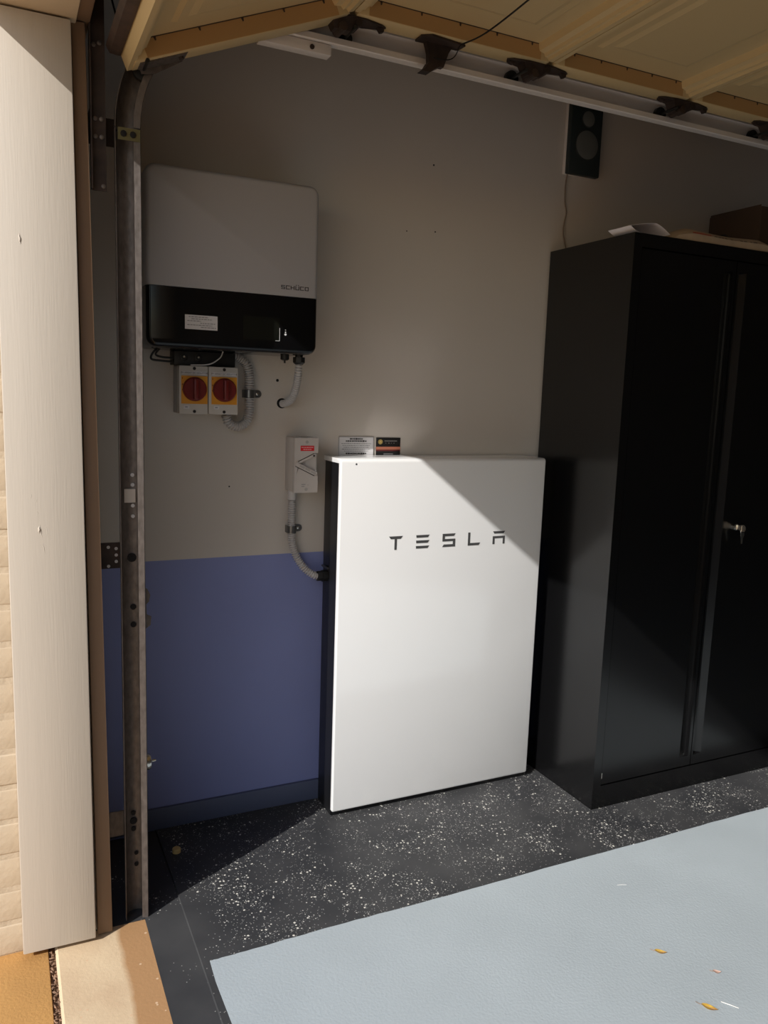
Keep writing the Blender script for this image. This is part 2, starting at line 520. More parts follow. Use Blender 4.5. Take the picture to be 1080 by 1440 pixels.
# front wall: single skin of painted brick, its end shows beside the jamb board
BX0, BX1 = -0.985, -0.875
fw = obj('wall_front', G().box(BX0 + 0.004, BX1 - 0.004, -0.4168, 3.0, -0.05, 2.1), 'mortar', smooth=False)
tag(fw, 'cream painted brick wall at the side of the doorway', kind='structure')
BH, BP, BL = 0.0765, 0.0862, 0.23
bm_full = None; bm_half = None
for c in range(25):
    z0 = -0.012 + c * BP
    h = min(BH, 2.098 - z0)
    if h < 0.03: break
    y = -0.418
    first = True
    k = 0
    while y < 0.75:
        L = BL if not (first and c % 2) else 0.11
        if h == BH and L == BL and bm_full is not None:
            b = inst(bm_full, fw, (0, y, z0))
        elif h == BH and L == 0.11 and bm_half is not None:
            b = inst(bm_half, fw, (0, y, z0))
        else:
            b = obj('brick', G().box(BX0, BX1, 0, L, 0, h), 'brick', fw, bevel=0.005, segs=3)
            b.location = (0, y, z0)
            if h == BH and L == BL: bm_full = b
            if h == BH and L == 0.11: bm_half = b
        b.location.x += rnd.uniform(-0.0015, 0.0015); b.location.y += rnd.uniform(-0.0012, 0.0012)
        y += L + 0.0097
        first = False
# second pier across the opening
tag(obj('wall_pier', G().box(BX0, -0.715, GY1 - 0.1, DY, -0.05, 2.1), 'brick', smooth=False), 'cream pier on the far side of the doorway', kind='structure')
# inner nib behind the jamb boards
tag(obj('wall_nib', G().box(-0.873, -0.728, -0.405, -0.001, -0.03, 2.1), 'wall', smooth=False), 'short beige return wall behind the jamb boards', kind='structure')
# jamb boards
tag(obj('trim_1', G().prism([(-0.908, 0.004), (-0.745, 0.002), (-0.757, 2.098), (-0.912, 2.098)], 1, JY, -0.4195), 'board', bevel=0.0025), 'wide cream painted timber jamb board in the sun', kind='structure')
jb = bpy.data.objects['trim_1']
for (x0, z0, x1, z1, w_) in ((-0.846, 1.045, -0.840, 1.005, 0.0022), (-0.841, 1.004, -0.834, 0.965, 0.0016), (-0.846, 1.036, -0.846, 1.018, 0.005), (-0.832, 1.045, -0.828, 0.998, 0.0013),
                             (-0.858, 1.110, -0.862, 1.095, 0.0014), (-0.849, 1.100, -0.851, 1.085, 0.0012), (-0.848, 1.070, -0.848, 1.060, 0.0014), (-0.868, 1.66, -0.866, 1.635, 0.004)):
    q = G()
    n_ = 7
    q.rings([((x0 + (x1 - x0) * i / n_ + 0.0006 * math.sin(i * 2.3), JY + 0.0004, z0 + (z1 - z0) * i / n_), max(0.0003, 0.55 * w_ * math.sin(PI * i / n_))) for i in range(n_ + 1)], 8)
    obj('paint_blister', q, 'board', jb)
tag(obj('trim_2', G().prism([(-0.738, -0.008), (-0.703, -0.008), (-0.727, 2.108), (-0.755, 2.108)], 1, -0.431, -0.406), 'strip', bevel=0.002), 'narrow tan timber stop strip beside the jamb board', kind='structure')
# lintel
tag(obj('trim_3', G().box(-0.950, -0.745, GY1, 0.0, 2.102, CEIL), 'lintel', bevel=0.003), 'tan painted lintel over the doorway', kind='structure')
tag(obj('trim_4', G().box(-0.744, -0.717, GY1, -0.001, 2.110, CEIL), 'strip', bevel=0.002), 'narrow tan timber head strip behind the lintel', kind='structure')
tag(obj('wall_header', G().box(BX0, -0.951, GY1 - 0.1, 3.0, 2.150, CEIL + 0.08), 'brick', smooth=False), 'cream wall above the lintel', kind='structure')

# ------------------------------------------------------------------ home battery
PX0, PX1, PYF, PYB, PH = 0.0, 0.755, -0.151, -0.012, 1.155
pw = thing('home_battery', 'large white wall battery standing on the black floor between blue wall and black cabinet', 'battery', (0.3775, -0.08, 0))
# white cover: front and top in one bent sheet
r = 0.012
pr_ = [(PYB, PH)]
for i in range(7):
    a = PI / 2 * i / 6
    pr_.append((PYF + r - r * math.sin(a), PH - r + r * math.cos(a)))
pr_ += [(PYF, 0.026), (PYF + 0.004, 0.020), (PYF + 0.014, 0.020), (PYF + 0.014, PH - 0.014), (PYB, PH - 0.014)]
cg = G()
def lring(x, ins):
    out = []
    for (y, z) in pr_:
        out.append((x, y, z))
    return out
xs = [PX0 + 0.0, PX1 - 0.0]
n = len(pr_)
cg.add(lring(xs[0], 0) + lring(xs[1], 0), [tuple(range(n))[::-1], tuple(range(n, 2 * n))] + [(i, (i + 1) % n, n + (i + 1) % n, n + i) for i in range(n)])
cov = obj('front_cover', cg, 'white_cover', pw)
bmx = bmesh.new(); bmx.from_mesh(cov.data)
ed = [e for e in bmx.edges if abs(e.verts[0].co.x - e.verts[1].co.x) < 1e-6 and (e.verts[0].co.y + e.verts[1].co.y) / 2 + pw.location.y < -0.1385]
bmesh.ops.bevel(bmx, geom=ed, offset=0.005, segments=3, profile=0.5, affect='EDGES', clamp_overlap=True)
bmx.to_mesh(cov.data); bmx.free()
cov.data.shade_smooth(); cov.data.set_sharp_from_angle(angle=math.radians(40))
obj('body', G().box(PX0 + 0.004, PX1 - 0.004, PYF + 0.016, PYB, 0.0, PH - 0.015), 'black_side', pw, bevel=0.003)
for xx in (PX0 + 0.0005, PX1 - 0.0005):
    s_ = 1 if xx > .3 else -1
    obj('side_panel', G().box(min(xx, xx - s_ * 0.0035), max(xx, xx - s_ * 0.0035), PYF + 0.0150, PYF + 0.075, 0.004, PH - 0.015), 'black_side', pw)
obj('rivet', G().lathe((0.051, PYF + 0.0003, PH - 0.016), (0, -1, 0), [(-0.001, 0.003), (0.0008, 0.003), (0.0012, 0.002)], 12), 'letter', pw)
LT = {
    'T': [[(0, 1), (1, 1), (.86, .80), (.14, .80)], [(.42, .80), (.58, .80), (.58, 0), (.42, 0)]],
    'E': [[(0, 1), (1, 1), (.88, .81), (.02, .81)], [(0, .60), (1, .60), (.88, .40), (.02, .40)], [(0, .19), (1, .19), (.88, 0), (.02, 0)]],
    'S': [[(0, 1), (1, 1), (.88, .81), (0, .81)], [(0, .81), (.18, .81), (.18, .60), (0, .60)], [(0, .60), (1, .60), (1, .42), (0, .42)],
          [(.82, .42), (1, .42), (1, .19), (.82, .19)], [(.12, .19), (1, .19), (1, 0), (0, 0)]],
    'L': [[(0, 1), (.17, 1), (.17, .19), (0, .19)], [(0, .19), (1, .19), (.88, 0), (0, 0)]],
    'A': [[(0, 1), (1, 1), (.88, .82), (.12, .82)], [(0, .62), (1, .62), (1, .45), (0, .45)], [(0, .45), (.16, .45), (.16, 0), (0, 0)], [(.84, .45), (1, .45), (1, 0), (.84, 0)]],
}
for i, ch in enumerate('TESLA'):
    lx = 0.169 + i * 0.0965; w_, h_ = 0.048, 0.0435; lz = 0.8675
    lgm = G()
    for pl in LT[ch]:
        lgm.prism([(lx + u * w_, lz + v * h_) for u, v in pl], 1, PYF - 0.0008, PYF + 0.0005)
    obj('letter', lgm, 'letter', pw, smooth=False)
# cable gland on the side
obj('cable_gland', G().lathe((-0.030, -0.048, 0.775), (1, 0, 0), [(0, 0.011), (0.001, 0.016), (0.016, 0.016), (0.017, 0.019), (0.034, 0.019)], 10), 'black', pw)
obj('gland_plate', G().box(-0.004, 0.001, -0.072, -0.020, 0.800, 0.806), 'saddle', pw)

# ------------------------------------------------------------------ solar inverter
IX0, IX1, IYF, IZ0, IZ1, IZS = -0.570, -0.102, -0.200, 1.454, 1.909, 1.6086
inv = thing('solar_inverter', 'silver grey wall inverter with glossy black lower panel above the red rotary switches', 'inverter', ((IX0 + IX1) / 2, -0.0, IZ0))
def rrect(x0, x1, z0, z1, r_, ins, k=7):
    x0 += ins; x1 -= ins; z0 += ins; z1 -= ins; r_ = max(r_ - ins, 0.002)
    out = []
    for cx, cz, a0 in ((x1 - r_, z1 - r_, 0), (x0 + r_, z1 - r_, PI / 2), (x0 + r_, z0 + r_, PI), (x1 - r_, z0 + r_, 1.5 * PI)):
        for i in range(k):
            a = a0 + PI / 2 * i / (k - 1)
            out.append((cx + r_ * math.cos(a), cz + r_ * math.sin(a)))
    return out
def inverter_shell(keep_top):
    rg = []
    for y, ins in ((-0.012, 0.0), (IYF + 0.014, 0.0), (IYF + 0.0095, 0.0008), (IYF + 0.005, 0.003), (IYF + 0.0018, 0.0065), (IYF, 0.012)):
        rg.append([(p[0], y, p[1]) for p in rrect(IX0, IX1, IZ0, IZ1, 0.026, ins)])
    n_ = len(rg[0]); gg = G()
    vs_ = [p for q in rg for p in q]
    fs = [tuple(range(n_))[::-1], tuple(range((len(rg) - 1) * n_, len(rg) * n_))]
    for i in range(len(rg) - 1):
        for k in range(n_):
            fs.append((i * n_ + k, i * n_ + (k + 1) % n_, (i + 1) * n_ + (k + 1) % n_, (i + 1) * n_ + k))
    gg.add(vs_, fs)
    me = mesh_of('shell', gg, smooth=False)
    b_ = bmesh.new(); b_.from_mesh(me)
    zc = IZS + (0.0006 if keep_top else -0.0006)
    bmesh.ops.bisect_plane(b_, geom=b_.verts[:] + b_.edges[:] + b_.faces[:], plane_co=(0, 0, zc), plane_no=(0, 0, 1),
                           clear_inner=keep_top, clear_outer=not keep_top)
    bmesh.ops.holes_fill(b_, edges=[e for e in b_.edges if e.is_boundary])
    g2 = G()
    b_.verts.ensure_lookup_table()
    g2.v = [tuple(v.co) for v in b_.verts]
    b_.verts.index_update()
    g2.f = [tuple(v.index for v in f.verts) for f in b_.faces]
    b_.free(); bpy.data.meshes.remove(me)
    return g2
obj('housing', inverter_shell(True), 'inv_grey', inv)
ip = obj('lower_panel', inverter_shell(False), 'inv_black', inv)
obj('rear_bracket', G().box(IX0 + 0.04, IX1 - 0.04, -0.013, 0.0, IZ0 + 0.04, IZ1 - 0.04), 'darksteel', inv)
SY = IYF - 0.0006
# maker's lettering, square strokes
SQ = {
    'S': [(0, .82, 1, 1), (0, .5, .2, .82), (0, .41, 1, .59), (.8, .18, 1, .41), (0, 0, 1, .18)],
    'C': [(0, .82, 1, 1), (0, .18, .2, .82), (0, 0, 1, .18)],
    'H': [(0, 0, .2, 1), (.8, 0, 1, 1), (.2, .41, .8, .59)],
    'U': [(0, 0, .2, 1), (.8, 0, 1, 1), (.2, 0, .8, .18), (.12, 1.14, .34, 1.34), (.66, 1.14, .88, 1.34)],
    'O': [(0, .82, 1, 1), (0, .18, .2, .82), (.8, .18, 1, .82), (0, 0, 1, .18)],
}
for i, ch in enumerate('SCHUCO'):
    q = G()
    for (u0, v0, u1, v1) in SQ[ch]:
        x = -0.2105 + i * 0.0137; w_, h_ = 0.0112, 0.0105; z = 1.6275
        q.box(x + u0 * w_, x + u1 * w_, SY, IYF + 0.0002, z + v0 * h_, z + v1 * h_)
    obj('letter', q, 'ink', inv, smooth=False)
st = obj('label_sticker', G().box(-0.472, -0.386, SY, IYF + 0.0002, 1.5035, 1.5405), 'label', ip, smooth=False)
q = G()
for rowi, (x0, x1) in enumerate([(-.462, -.41), (-.455, -.40), (-.466, -.43), (-.432, -.392), (-.466, -.40), (-.43, -.39)]):
    z = 1.5355 - rowi * 0.0052
    x = x0
    while x < x1:
        w_ = rnd.uniform(0.003, 0.009)
        q.box(x, min(x + w_, x1), SY - 0.0003, SY + 0.0001, z - 0.0011, z + 0.0011)
        x += w_ + 0.0016
obj('sticker_print', q, 'inkgrey', ip, smooth=False)
obj('display', G().box(-0.316, -0.213, SY, IYF + 0.0002, 1.487, 1.549), 'lcd', ip, smooth=False)
q = G()
q.box(-0.2135, -0.2125, SY - 0.0003, SY, 1.487, 1.522); q.box(-0.225, -0.2125, SY - 0.0003, SY, 1.4865, 1.4875)
obj('display_outline', q, 'printwhite', ip, smooth=False)
for z, sc in ((1.5175, .6), (1.5115, .8), (1.5055, 1.3)):
    obj('indicator', G().lathe((-0.196, IYF, z), (0, -1, 0), [(-0.001, 0.0024 * sc), (0.0008, 0.0024 * sc)], 10), 'printwhite', ip)
obj('cable_gland', G().lathe((-0.122, -0.105, 1.4545), (0, 0, -1), [(-0.004, 0.012), (0.004, 0.012), (0.005, 0.0185), (0.020, 0.0185), (0.024, 0.014), (0.026, 0.011)], 8), 'black', inv)
obj('vent_plug', G().lathe((-0.1655, -0.105, 1.4545), (0, 0, -1), [(-0.003, 0.0125), (0.013, 0.0125), (0.0155, 0.008), (0.016, 0.0028), (0.0235, 0.0028)], 14), 'black', inv)
# dc connector block and its loose leads under the inverter
blk = thing('connector_block', 'black connector block with two round nuts between the inverter and the red switches', 'connector', (-0.385, -0.0, 1.415))
obj('block', G().box(-0.474, -0.300, -0.062, 0.0, 1.4135, 1.4525), 'black', blk, bevel=0.002)
for x in (-0.448, -0.408):
    nt_ = obj('nut', G().lathe((x, -0.062, 1.434), (0, -1, 0), [(-0.001, 0.011), (0.006, 0.011), (0.007, 0.007), (0.014, 0.007)], 6), 'black', blk)
    obj('contact', G().lathe((x - 0.001, -0.0755, 1.436), (0, -1, 0), [(-0.001, 0.0035), (0.001, 0.003)], 8), 'chrome', nt_)
obj('lead', G().rings([(p, 0.003) for p in smooth_path([(-0.474, -0.04, 1.422), (-0.505, -0.045, 1.423), (-0.532, -0.045, 1.426), (-0.531, -0.045, 1.440), (-0.515, -0.06, 1.462)], 6)], 8), 'black', blk)
obj('lead', G().rings([(p, 0.003) for p in smooth_path([(-0.474, -0.045, 1.432), (-0.505, -0.05, 1.433), (-0.522, -0.05, 1.440), (-0.512, -0.07, 1.458)], 6)], 8), 'black', blk)
obj('sensor_wire', G().rings([(p, 0.0018) for p in smooth_path([(-0.435, -0.094, 1.4135), (-0.385, -0.098, 1.4175), (-0.355, -0.10, 1.436), (-0.345, -0.10, 1.456)], 8)], 6), 'conduit', blk)

# ------------------------------------------------------------------ dc isolators
from_text_cache = {}
def text_geom(txt, size, x, y, z, cx=True):
    """flat lettering facing -Y, baseline centre at (x, z)"""
    cu = bpy.data.curves.new('txt', 'FONT')
    cu.body = txt; cu.size = size
    cu.align_x = 'CENTER'
    cu.fill_mode = 'FRONT'
    o = bpy.data.objects.new('txt', cu)
    COL.objects.link(o)
    dg = bpy.context.evaluated_depsgraph_get()
    me = bpy.data.meshes.new_from_object(o.evaluated_get(dg))
    gg = G()
    gg.v = [(x + v.co.x, y, z + v.co.y) for v in me.vertices]
    gg.f = [tuple(p.vertices) for p in me.polygons]
    bpy.data.objects.remove(o, do_unlink=True); bpy.data.curves.remove(cu); bpy.data.meshes.remove(me)
    return gg

def isolator(x0, x1, label):
    t = thing('rotary_isolator', label, 'switch', ((x0 + x1) / 2, 0, 1.278), 'rotary switches under the inverter')
    yf = -0.090
    obj('back_box', G().box(x0 + 0.001, x1 - 0.001, -0.055, 0.0, 1.279, 1.411), 'plastic_side', t, bevel=0.003)
    obj('lid', G().box(x0, x1, yf, -0.056, 1.278, 1.412), 'plastic_grey', t, bevel=0.003)
    c = (x0 + x1) / 2 + 0.002
    obj('faceplate', G().box(c - 0.0365, c + 0.0365, yf - 0.0015, yf + 0.0002, 1.3065, 1.384), 'orange', t, smooth=False)
    k = obj('knob', G().lathe((c, yf - 0.001, 1.3475), (0, -1, 0), [(0, 0.0335), (0.006, 0.0335), (0.010, 0.0325), (0.012, 0.030)], 32), 'red_knob', t)
    gr = G().box(c - 0.0065, c + 0.0065, yf - 0.030, yf - 0.011, 1.3195, 1.3755)
    obj('grip', gr, 'red_knob', k, bevel=0.003)
    for z in (1.4045, 1.2855):
        obj('screw', G().lathe((c, yf, z), (0, -1, 0), [(-0.001, 0.0045), (0.001, 0.0045), (0.0012, 0.003)], 12), 'black', t)
    obj('printed_strip', G().box(c - 0.034, c + 0.034, yf - 0.0009, yf + 0.0002, 1.3875, 1.3965), 'label', t, smooth=False)
    obj('printed_words', text_geom('PV ARRAY DC ISOLATOR', 0.0066, c, yf - 0.0012, 1.390), 'ink', t, smooth=False)
    lab = obj('small_label', G().box(c - 0.030, c - 0.014, yf - 0.0009, yf + 0.0002, 1.2925, 1.3025), 'label', t, smooth=False)
    obj('label_mark', G().box(c - 0.026, c - 0.019, yf - 0.0012, yf - 0.0008, 1.296, 1.299), 'inkgrey', lab, smooth=False)
    for i, z in enumerate((1.377, 1.360, 1.345)):
        obj('dial_mark', G().box(c - 0.0345, c - 0.0325, yf - 0.0019, yf - 0.0014, z - 0.002, z + 0.002), 'red_knob', t, smooth=False)
    return t
isolator(-0.466, -0.3855, 'grey box with red rotary knob on orange plate, the one farther from the corrugated loop')
isolator(-0.3835, -0.299, 'grey box with red rotary knob on orange plate, right beside the corrugated loop')

# ------------------------------------------------------------------ conduits and saddles
def saddle(parent, x, z, y, r_, tab=1, h=0.0115):
    q = G()
    n_ = 12
    pts = []
    for i in range(n_ + 1):
        a = PI * i / n_
        pts.append((x + math.cos(a) * (r_ + .0015), y - math.sin(a) * (r_ + .0015)))
    outer = [(x + r_ + .0015, -0.0005)] + pts + [(x - r_ - .0015, -0.0005)]
    inner = [(x + r_, -0.0005)] + [(x + math.cos(PI * i / n_) * r_, y - math.sin(PI * i / n_) * r_) for i in range(n_ + 1)] + [(x - r_, -0.0005)]
    vs_ = []; m_ = len(outer)
    for zz in (z - h, z + h):
        vs_ += [(p[0], p[1], zz) for p in outer] + [(p[0], p[1], zz) for p in inner]
    fs = []
    for i in range(m_ - 1):
        fs += [(i, i + 1, 2 * m_ + i + 1, 2 * m_ + i), (m_ + i + 1, m_ + i, 3 * m_ + i, 3 * m_ + i + 1),
               (i + 1, i, m_ + i, m_ + i + 1), (2 * m_ + i, 2 * m_ + i + 1, 3 * m_ + i + 1, 3 * m_ + i)]
    q.add(vs_, fs)
    tabp = [(x + r_, z - h)] + [(x + r_ + 0.016 + h * math.cos(a), z + h * math.sin(a)) for a in [(-PI / 2 + PI * i / 8) for i in range(9)]] + [(x + r_, z + h)]
    q.prism(tabp, 1, -0.0022, 0.0)
    s_ = obj('saddle', q, 'saddle', parent, smooth=True)
    obj('screw', G().lathe((x + r_ + 0.014, -0.0022, z), (0, -1, 0), [(-0.001, 0.0045), (0.0012, 0.004), (0.002, 0.002)], 10), 'chrome', s_)
c1 = thing('corrugated_conduit', 'grey corrugated conduit looping around the red rotary switches', 'conduit', (-0.25, 0, 1.25))
obj('hose', corrugated([(-0.308, -0.025, 1.445), (-0.285, -0.025, 1.444), (-0.258, -0.025, 1.425), (-0.247, -0.022, 1.39), (-0.246, -0.020, 1.34), (-0.247, -0.022, 1.285), (-0.258, -0.025, 1.255), (-0.283, -0.03, 1.243), (-0.310, -0.035, 1.252), (-0.322, -0.038, 1.2775)], 0.0145), 'conduit', c1)
obj('end_collar', G().cyl((-0.302, -0.025, 1.4455), (-0.345, -0.025, 1.4455), 0.0165, seg=16), 'black', c1)
saddle(c1, -0.246, 1.339, -0.020, 0.0155)
c2 = thing('corrugated_conduit', 'short grey corrugated conduit from the inverter gland into the wall', 'conduit', (-0.13, 0, 1.31))
obj('hose', corrugated([(-0.122, -0.105, 1.432), (-0.122, -0.100, 1.40), (-0.119, -0.075, 1.362), (-0.121, -0.045, 1.330), (-0.130, -0.018, 1.316), (-0.137, 0.004, 1.312)], 0.0115), 'conduit', c2)
obj('wall_hole', G().lathe((-0.1385, 0.001, 1.3135), (0, -1, 0), [(0, 0.0155), (0.0012, 0.0155)], 20), 'hole', c2)
c3 = thing('corrugated_conduit', 'grey corrugated conduit curving from the grey lever switch to the white battery', 'conduit', (-0.105, 0, 0.775))
obj('hose', corrugated([(-0.110, -0.030, 1.052), (-0.108, -0.022, 1.00), (-0.107, -0.020, 0.93), (-0.104, -0.021, 0.88), (-0.092, -0.027, 0.838), (-0.070, -0.036, 0.803), (-0.045, -0.044, 0.782), (-0.026, -0.048, 0.775)], 0.0125), 'conduit', c3)
obj('end_collar', G().cyl((-0.110, -0.030, 1.050), (-0.109, -0.0262, 1.020), 0.0135, seg=16), 'conduit', c3)
saddle(c3, -0.107, 0.925, -0.020, 0.0135)

# ------------------------------------------------------------------ ac isolator with angled lever
ac = thing('lever_isolator', 'light grey lever switch box with red label on the wall beside the white battery', 'switch', (-0.088, 0, 1.048))
AX0, AX1, AYF = -0.125, -0.050, -0.090
ag = G().box(AX0, AX1, AYF + 0.012, 0.0, 1.0475, 1.2135)
obj('body', ag, 'plastic_ac', ac, bevel=0.004)
obj('gasket', G().box(AX0 - 0.0004, AX1 + 0.0004, AYF + 0.0125, AYF + 0.0145, 1.0471, 1.2139), 'plastic_side', ac, smooth=False)
# front cover with a wedge recess for the lever
cvr = G()
for (x0, x1, z0, z1) in ((AX0, AX1, 1.168, 1.2135), (AX0, AX1, 1.0475, 1.100)):
    cvr.box(x0, x1, AYF, AYF + 0.013, z0, z1)
cvr.prism([(AX0, 1.100), (-0.119, 1.100), (-0.113, 1.131), (-0.119, 1.168), (AX0, 1.168)], 1, AYF, AYF + 0.013)
cvr.prism([(-0.113, 1.132), (-0.060, 1.168), (-0.119, 1.168)], 1, AYF, AYF + 0.013)
cvr.prism([(-0.119, 1.100), (AX1, 1.100), (-0.111, 1.127)], 1, AYF, AYF + 0.013)
obj('cover', cvr, 'plastic_ac', ac, smooth=False)
lv = G()
d_ = Vector((1, 0, -0.50)).normalized(); nrm = Vector((0.50, 0, 1)).normalized()
p0 = Vector((-0.119, 0, 1.135))
pl = [p0 + nrm * 0.0062, p0 + d_ * 0.070 + nrm * 0.0058, p0 + d_ * 0.073, p0 + d_ * 0.070 - nrm * 0.0055, p0 - nrm * 0.0062, p0 - d_ * 0.003]
lv.prism([(p.x, p.z) for p in pl], 1, AYF - 0.005, AYF + 0.004)
lev = obj('lever', lv, 'plastic_ac', ac, bevel=0.001)
for k in range(3):
    a = p0 + d_ * (0.010 + k * 0.020)
    pl = [a + nrm * 0.0028, a + d_ * 0.017 + nrm * 0.0028, a + d_ * 0.017 - nrm * 0.0028, a - nrm * 0.0028]
    obj('lever_groove', G().prism([(p.x, p.z) for p in pl], 1, AYF - 0.0055, AYF - 0.0045), 'plastic_side', lev, smooth=False)
edge = [p0 - nrm * 0.0064, p0 + d_ * 0.068 - nrm * 0.0057, p0 + d_ * 0.068 - nrm * 0.0075, p0 - nrm * 0.0085]
obj('lever_slot', G().prism([(p.x, p.z) for p in edge], 1, AYF - 0.0006, AYF + 0.001), 'hole', ac, smooth=False)
arm = G()
d2 = Vector((1, 0, 0.46)).normalized(); n2 = Vector((-0.46, 0, 1)).normalized()
q0 = Vector((-0.112, 0, 1.139))
arm.prism([(p.x, p.z) for p in (q0 - n2 * .003, q0 + d2 * .058 - n2 * .004, q0 + d2 * .058 + n2 * .004, q0 + n2 * .003)], 1, AYF - 0.002, AYF + 0.012)
obj('stop_arm', arm, 'plastic_ac', ac, bevel=0.001)
edge = [q0 + n2 * 0.0032, q0 + d2 * 0.056 + n2 * 0.0042, q0 + d2 * 0.056 + n2 * 0.0058, q0 + n2 * 0.0048]
obj('arm_slot', G().prism([(p.x, p.z) for p in edge], 1, AYF - 0.0006, AYF + 0.001), 'hole', ac, smooth=False)
obj('arm_tip', G().cyl((-0.064, AYF - 0.003, 1.160), (-0.064, AYF - 0.001, 1.160), 0.0028, seg=10), 'hole', ac)
rl = obj('red_label', G().box(-0.1065, -0.0635, AYF - 0.0008, AYF + 0.0002, 1.1745, 1.190), 'red_label', ac, smooth=False)
q = G()
for z, xa, xb in ((1.1852, -0.1045, -0.0655), (1.1792, -0.098, -0.072)):
    x = xa
    while x < xb:
        w_ = rnd.uniform(0.004, 0.008)
        q.box(x, min(xb, x + w_), AYF - 0.0012, AYF - 0.0007, z - 0.0015, z + 0.0015); x += w_ + 0.0012
obj('label_print', q, 'pink_print', rl, smooth=False)
for z in (1.201, 1.058):
    obj('screw', G().lathe((-0.0865, AYF, z), (0, -1, 0), [(-0.001, 0.005), (0.0008, 0.005), (0.001, 0.0035)], 12), 'plastic_side', ac)
q = G()
for x, z, w_ in ((-0.102, 1.073, 0.013), (-0.102, 1.067, 0.010), (-0.082, 1.071, 0.002)):
    q.box(x, x + w_, AYF - 0.0004, AYF + 0.0002, z - 0.0012, z + 0.0012)
obj('embossed_marks', q, 'inkgrey', ac, smooth=False)
for x in (-0.108, -0.072):
    obj('top_lug', G().box(x - 0.007, x + 0.007, -0.085, -0.065, 1.2125, 1.2165), 'plastic_side', ac, bevel=0.001)

# ------------------------------------------------------------------ notices on the wall above the battery
sg = thing('notice_plate', 'white notice plate of small black print behind the top of the white battery', 'sign', (0.113, 0, 1.14))
obj('plate', G().box(0.052, 0.174, -0.003, 0.0, 1.1385, 1.2135), 'label', sg, smooth=False)
obj('border', G().box(0.052, 0.0535, -0.0036, -0.0028, 1.1385, 1.2135).box(0.052, 0.174, -0.0036, -0.0028, 1.212, 1.2135).box(0.1728, 0.174, -0.0036, -0.0028, 1.1385, 1.2135), 'inkgrey', sg, smooth=False)
rows = [(1.2065, 0.046, 0.0030, 'ink'), (1.1995, 0.074, 0.0028, 'ink'), (1.1915, 0.104, 0.0013, 'inkgrey'), (1.1855, 0.096, 0.0012, 'inkgrey'), (1.1795, 0.088, 0.0013, 'inkgrey'),
        (1.1735, 0.098, 0.0013, 'inkgrey'), (1.1675, 0.084, 0.0012, 'inkgrey'), (1.1600, 0.072, 0.0026, 'ink')]
for z, w_, h_, k_ in rows:
    q = G()
    x = 0.113 - w_ / 2
    while x < 0.113 + w_ / 2:
        ww = rnd.uniform(0.003, 0.0085)
        hh = h_ * rnd.uniform(0.7, 1.0)
        q.box(x, min(x + ww, 0.113 + w_ / 2), -0.0034, -0.0029, z - hh, z + hh); x += ww + 0.0013
    obj('printed_line', q, k_, sg, smooth=False)
sk = thing('sticker', 'small black sticker with gold flower and copper stripe above the white battery', 'sticker', (0.228, 0, 1.14))
obj('backing', G().box(0.184, 0.272, -0.0015, 0.0, 1.1385, 1.2115), 'sticker_black', sk, smooth=False)
obj('copper_band', G().box(0.184, 0.272, -0.0019, -0.0014, 1.1725, 1.1815), 'copper', sk, smooth=False)
obj('red_band', G().box(0.184, 0.272, -0.0019, -0.0014, 1.1675, 1.1722), 'darkred', sk, smooth=False)
q = G()
for k in range(10):
    a = 2 * PI * k / 10
    c_ = Vector((0.199, 0, 1.1975))
    d1 = Vector((math.cos(a), 0, math.sin(a))); d2 = Vector((-math.sin(a), 0, math.cos(a)))
    q.prism([(p.x, p.z) for p in (c_ + d1 * .003, c_ + d1 * .006 + d2 * .0018, c_ + d1 * .0092, c_ + d1 * .006 - d2 * .0018)], 1, -0.0019, -0.0014)
q.cyl((0.199, -0.0014, 1.1975), (0.199, -0.0021, 1.1975), 0.0036, seg=12)
obj('flower_emblem', q, 'gold', sk, smooth=False)
q = G()
for x, z, w_, h_ in ((0.214, 1.2005, .045, .0011), (0.218, 1.1935, .002, .0012), (0.228, 1.1935, .004, .0012), (0.238, 1.1935, .002, .0010), (0.247, 1.1935, .003, .001), (0.212, 1.158, .034, .0009)):
    obj('printed_line', G().box(x, x + w_, -0.0019, -0.0014, z - h_, z + h_), 'inkgrey', sk, smooth=False)

# ------------------------------------------------------------------ black steel cabinet
CX0, CX1, CYF, CYB, CH = 0.8233, 1.7005, -0.4237, -0.0106, 1.8595
CM = (CX0 + CX1) / 2
cb = thing('storage_cabinet', 'tall black steel two door cabinet standing beside the white battery', 'cabinet', (CM, (CYF + CYB) / 2, 0))
YD = CYF + 0.020
bd = G()
bd.box(CX0, CX0 + 0.0012, CYF, CYB, 0.0, CH)            # left skin
bd.box(CX1 - 0.0012, CX1, CYF, CYB, 0.0, CH)
bd.box(CX0 + 0.0012, CX1 - 0.0012, CYB - 0.001, CYB, 0.0, CH)
bd.box(CX0 + 0.0012, CX1 - 0.0012, CYF, CYB - 0.001, CH - 0.001, CH)
bd.box(CX0 + 0.0012, CX1 - 0.0012, CYF + 0.03, CYB - 0.001, 0.085, 0.09)
obj('carcass', bd, 'cabinet', cb, smooth=False)
fr = G()
fr.box(CX0 + 0.0012, CX0 + 0.033, CYF, CYF + 0.03, 0.0, CH - 0.001)
fr.box(CX1 - 0.033, CX1 - 0.0012, CYF, CYF + 0.03, 0.0, CH - 0.001)
fr.box(CX0 + 0.033, CX1 - 0.033, CYF, CYF + 0.03, CH - 0.040, CH - 0.001)
obj('door_frame', fr, 'cabinet', cb, smooth=False)
obj('plinth', G().box(CX0 + 0.033, CX1 - 0.033, CYF, CYF + 0.03, 0.0, 0.078), 'cabinet', cb, smooth=False)
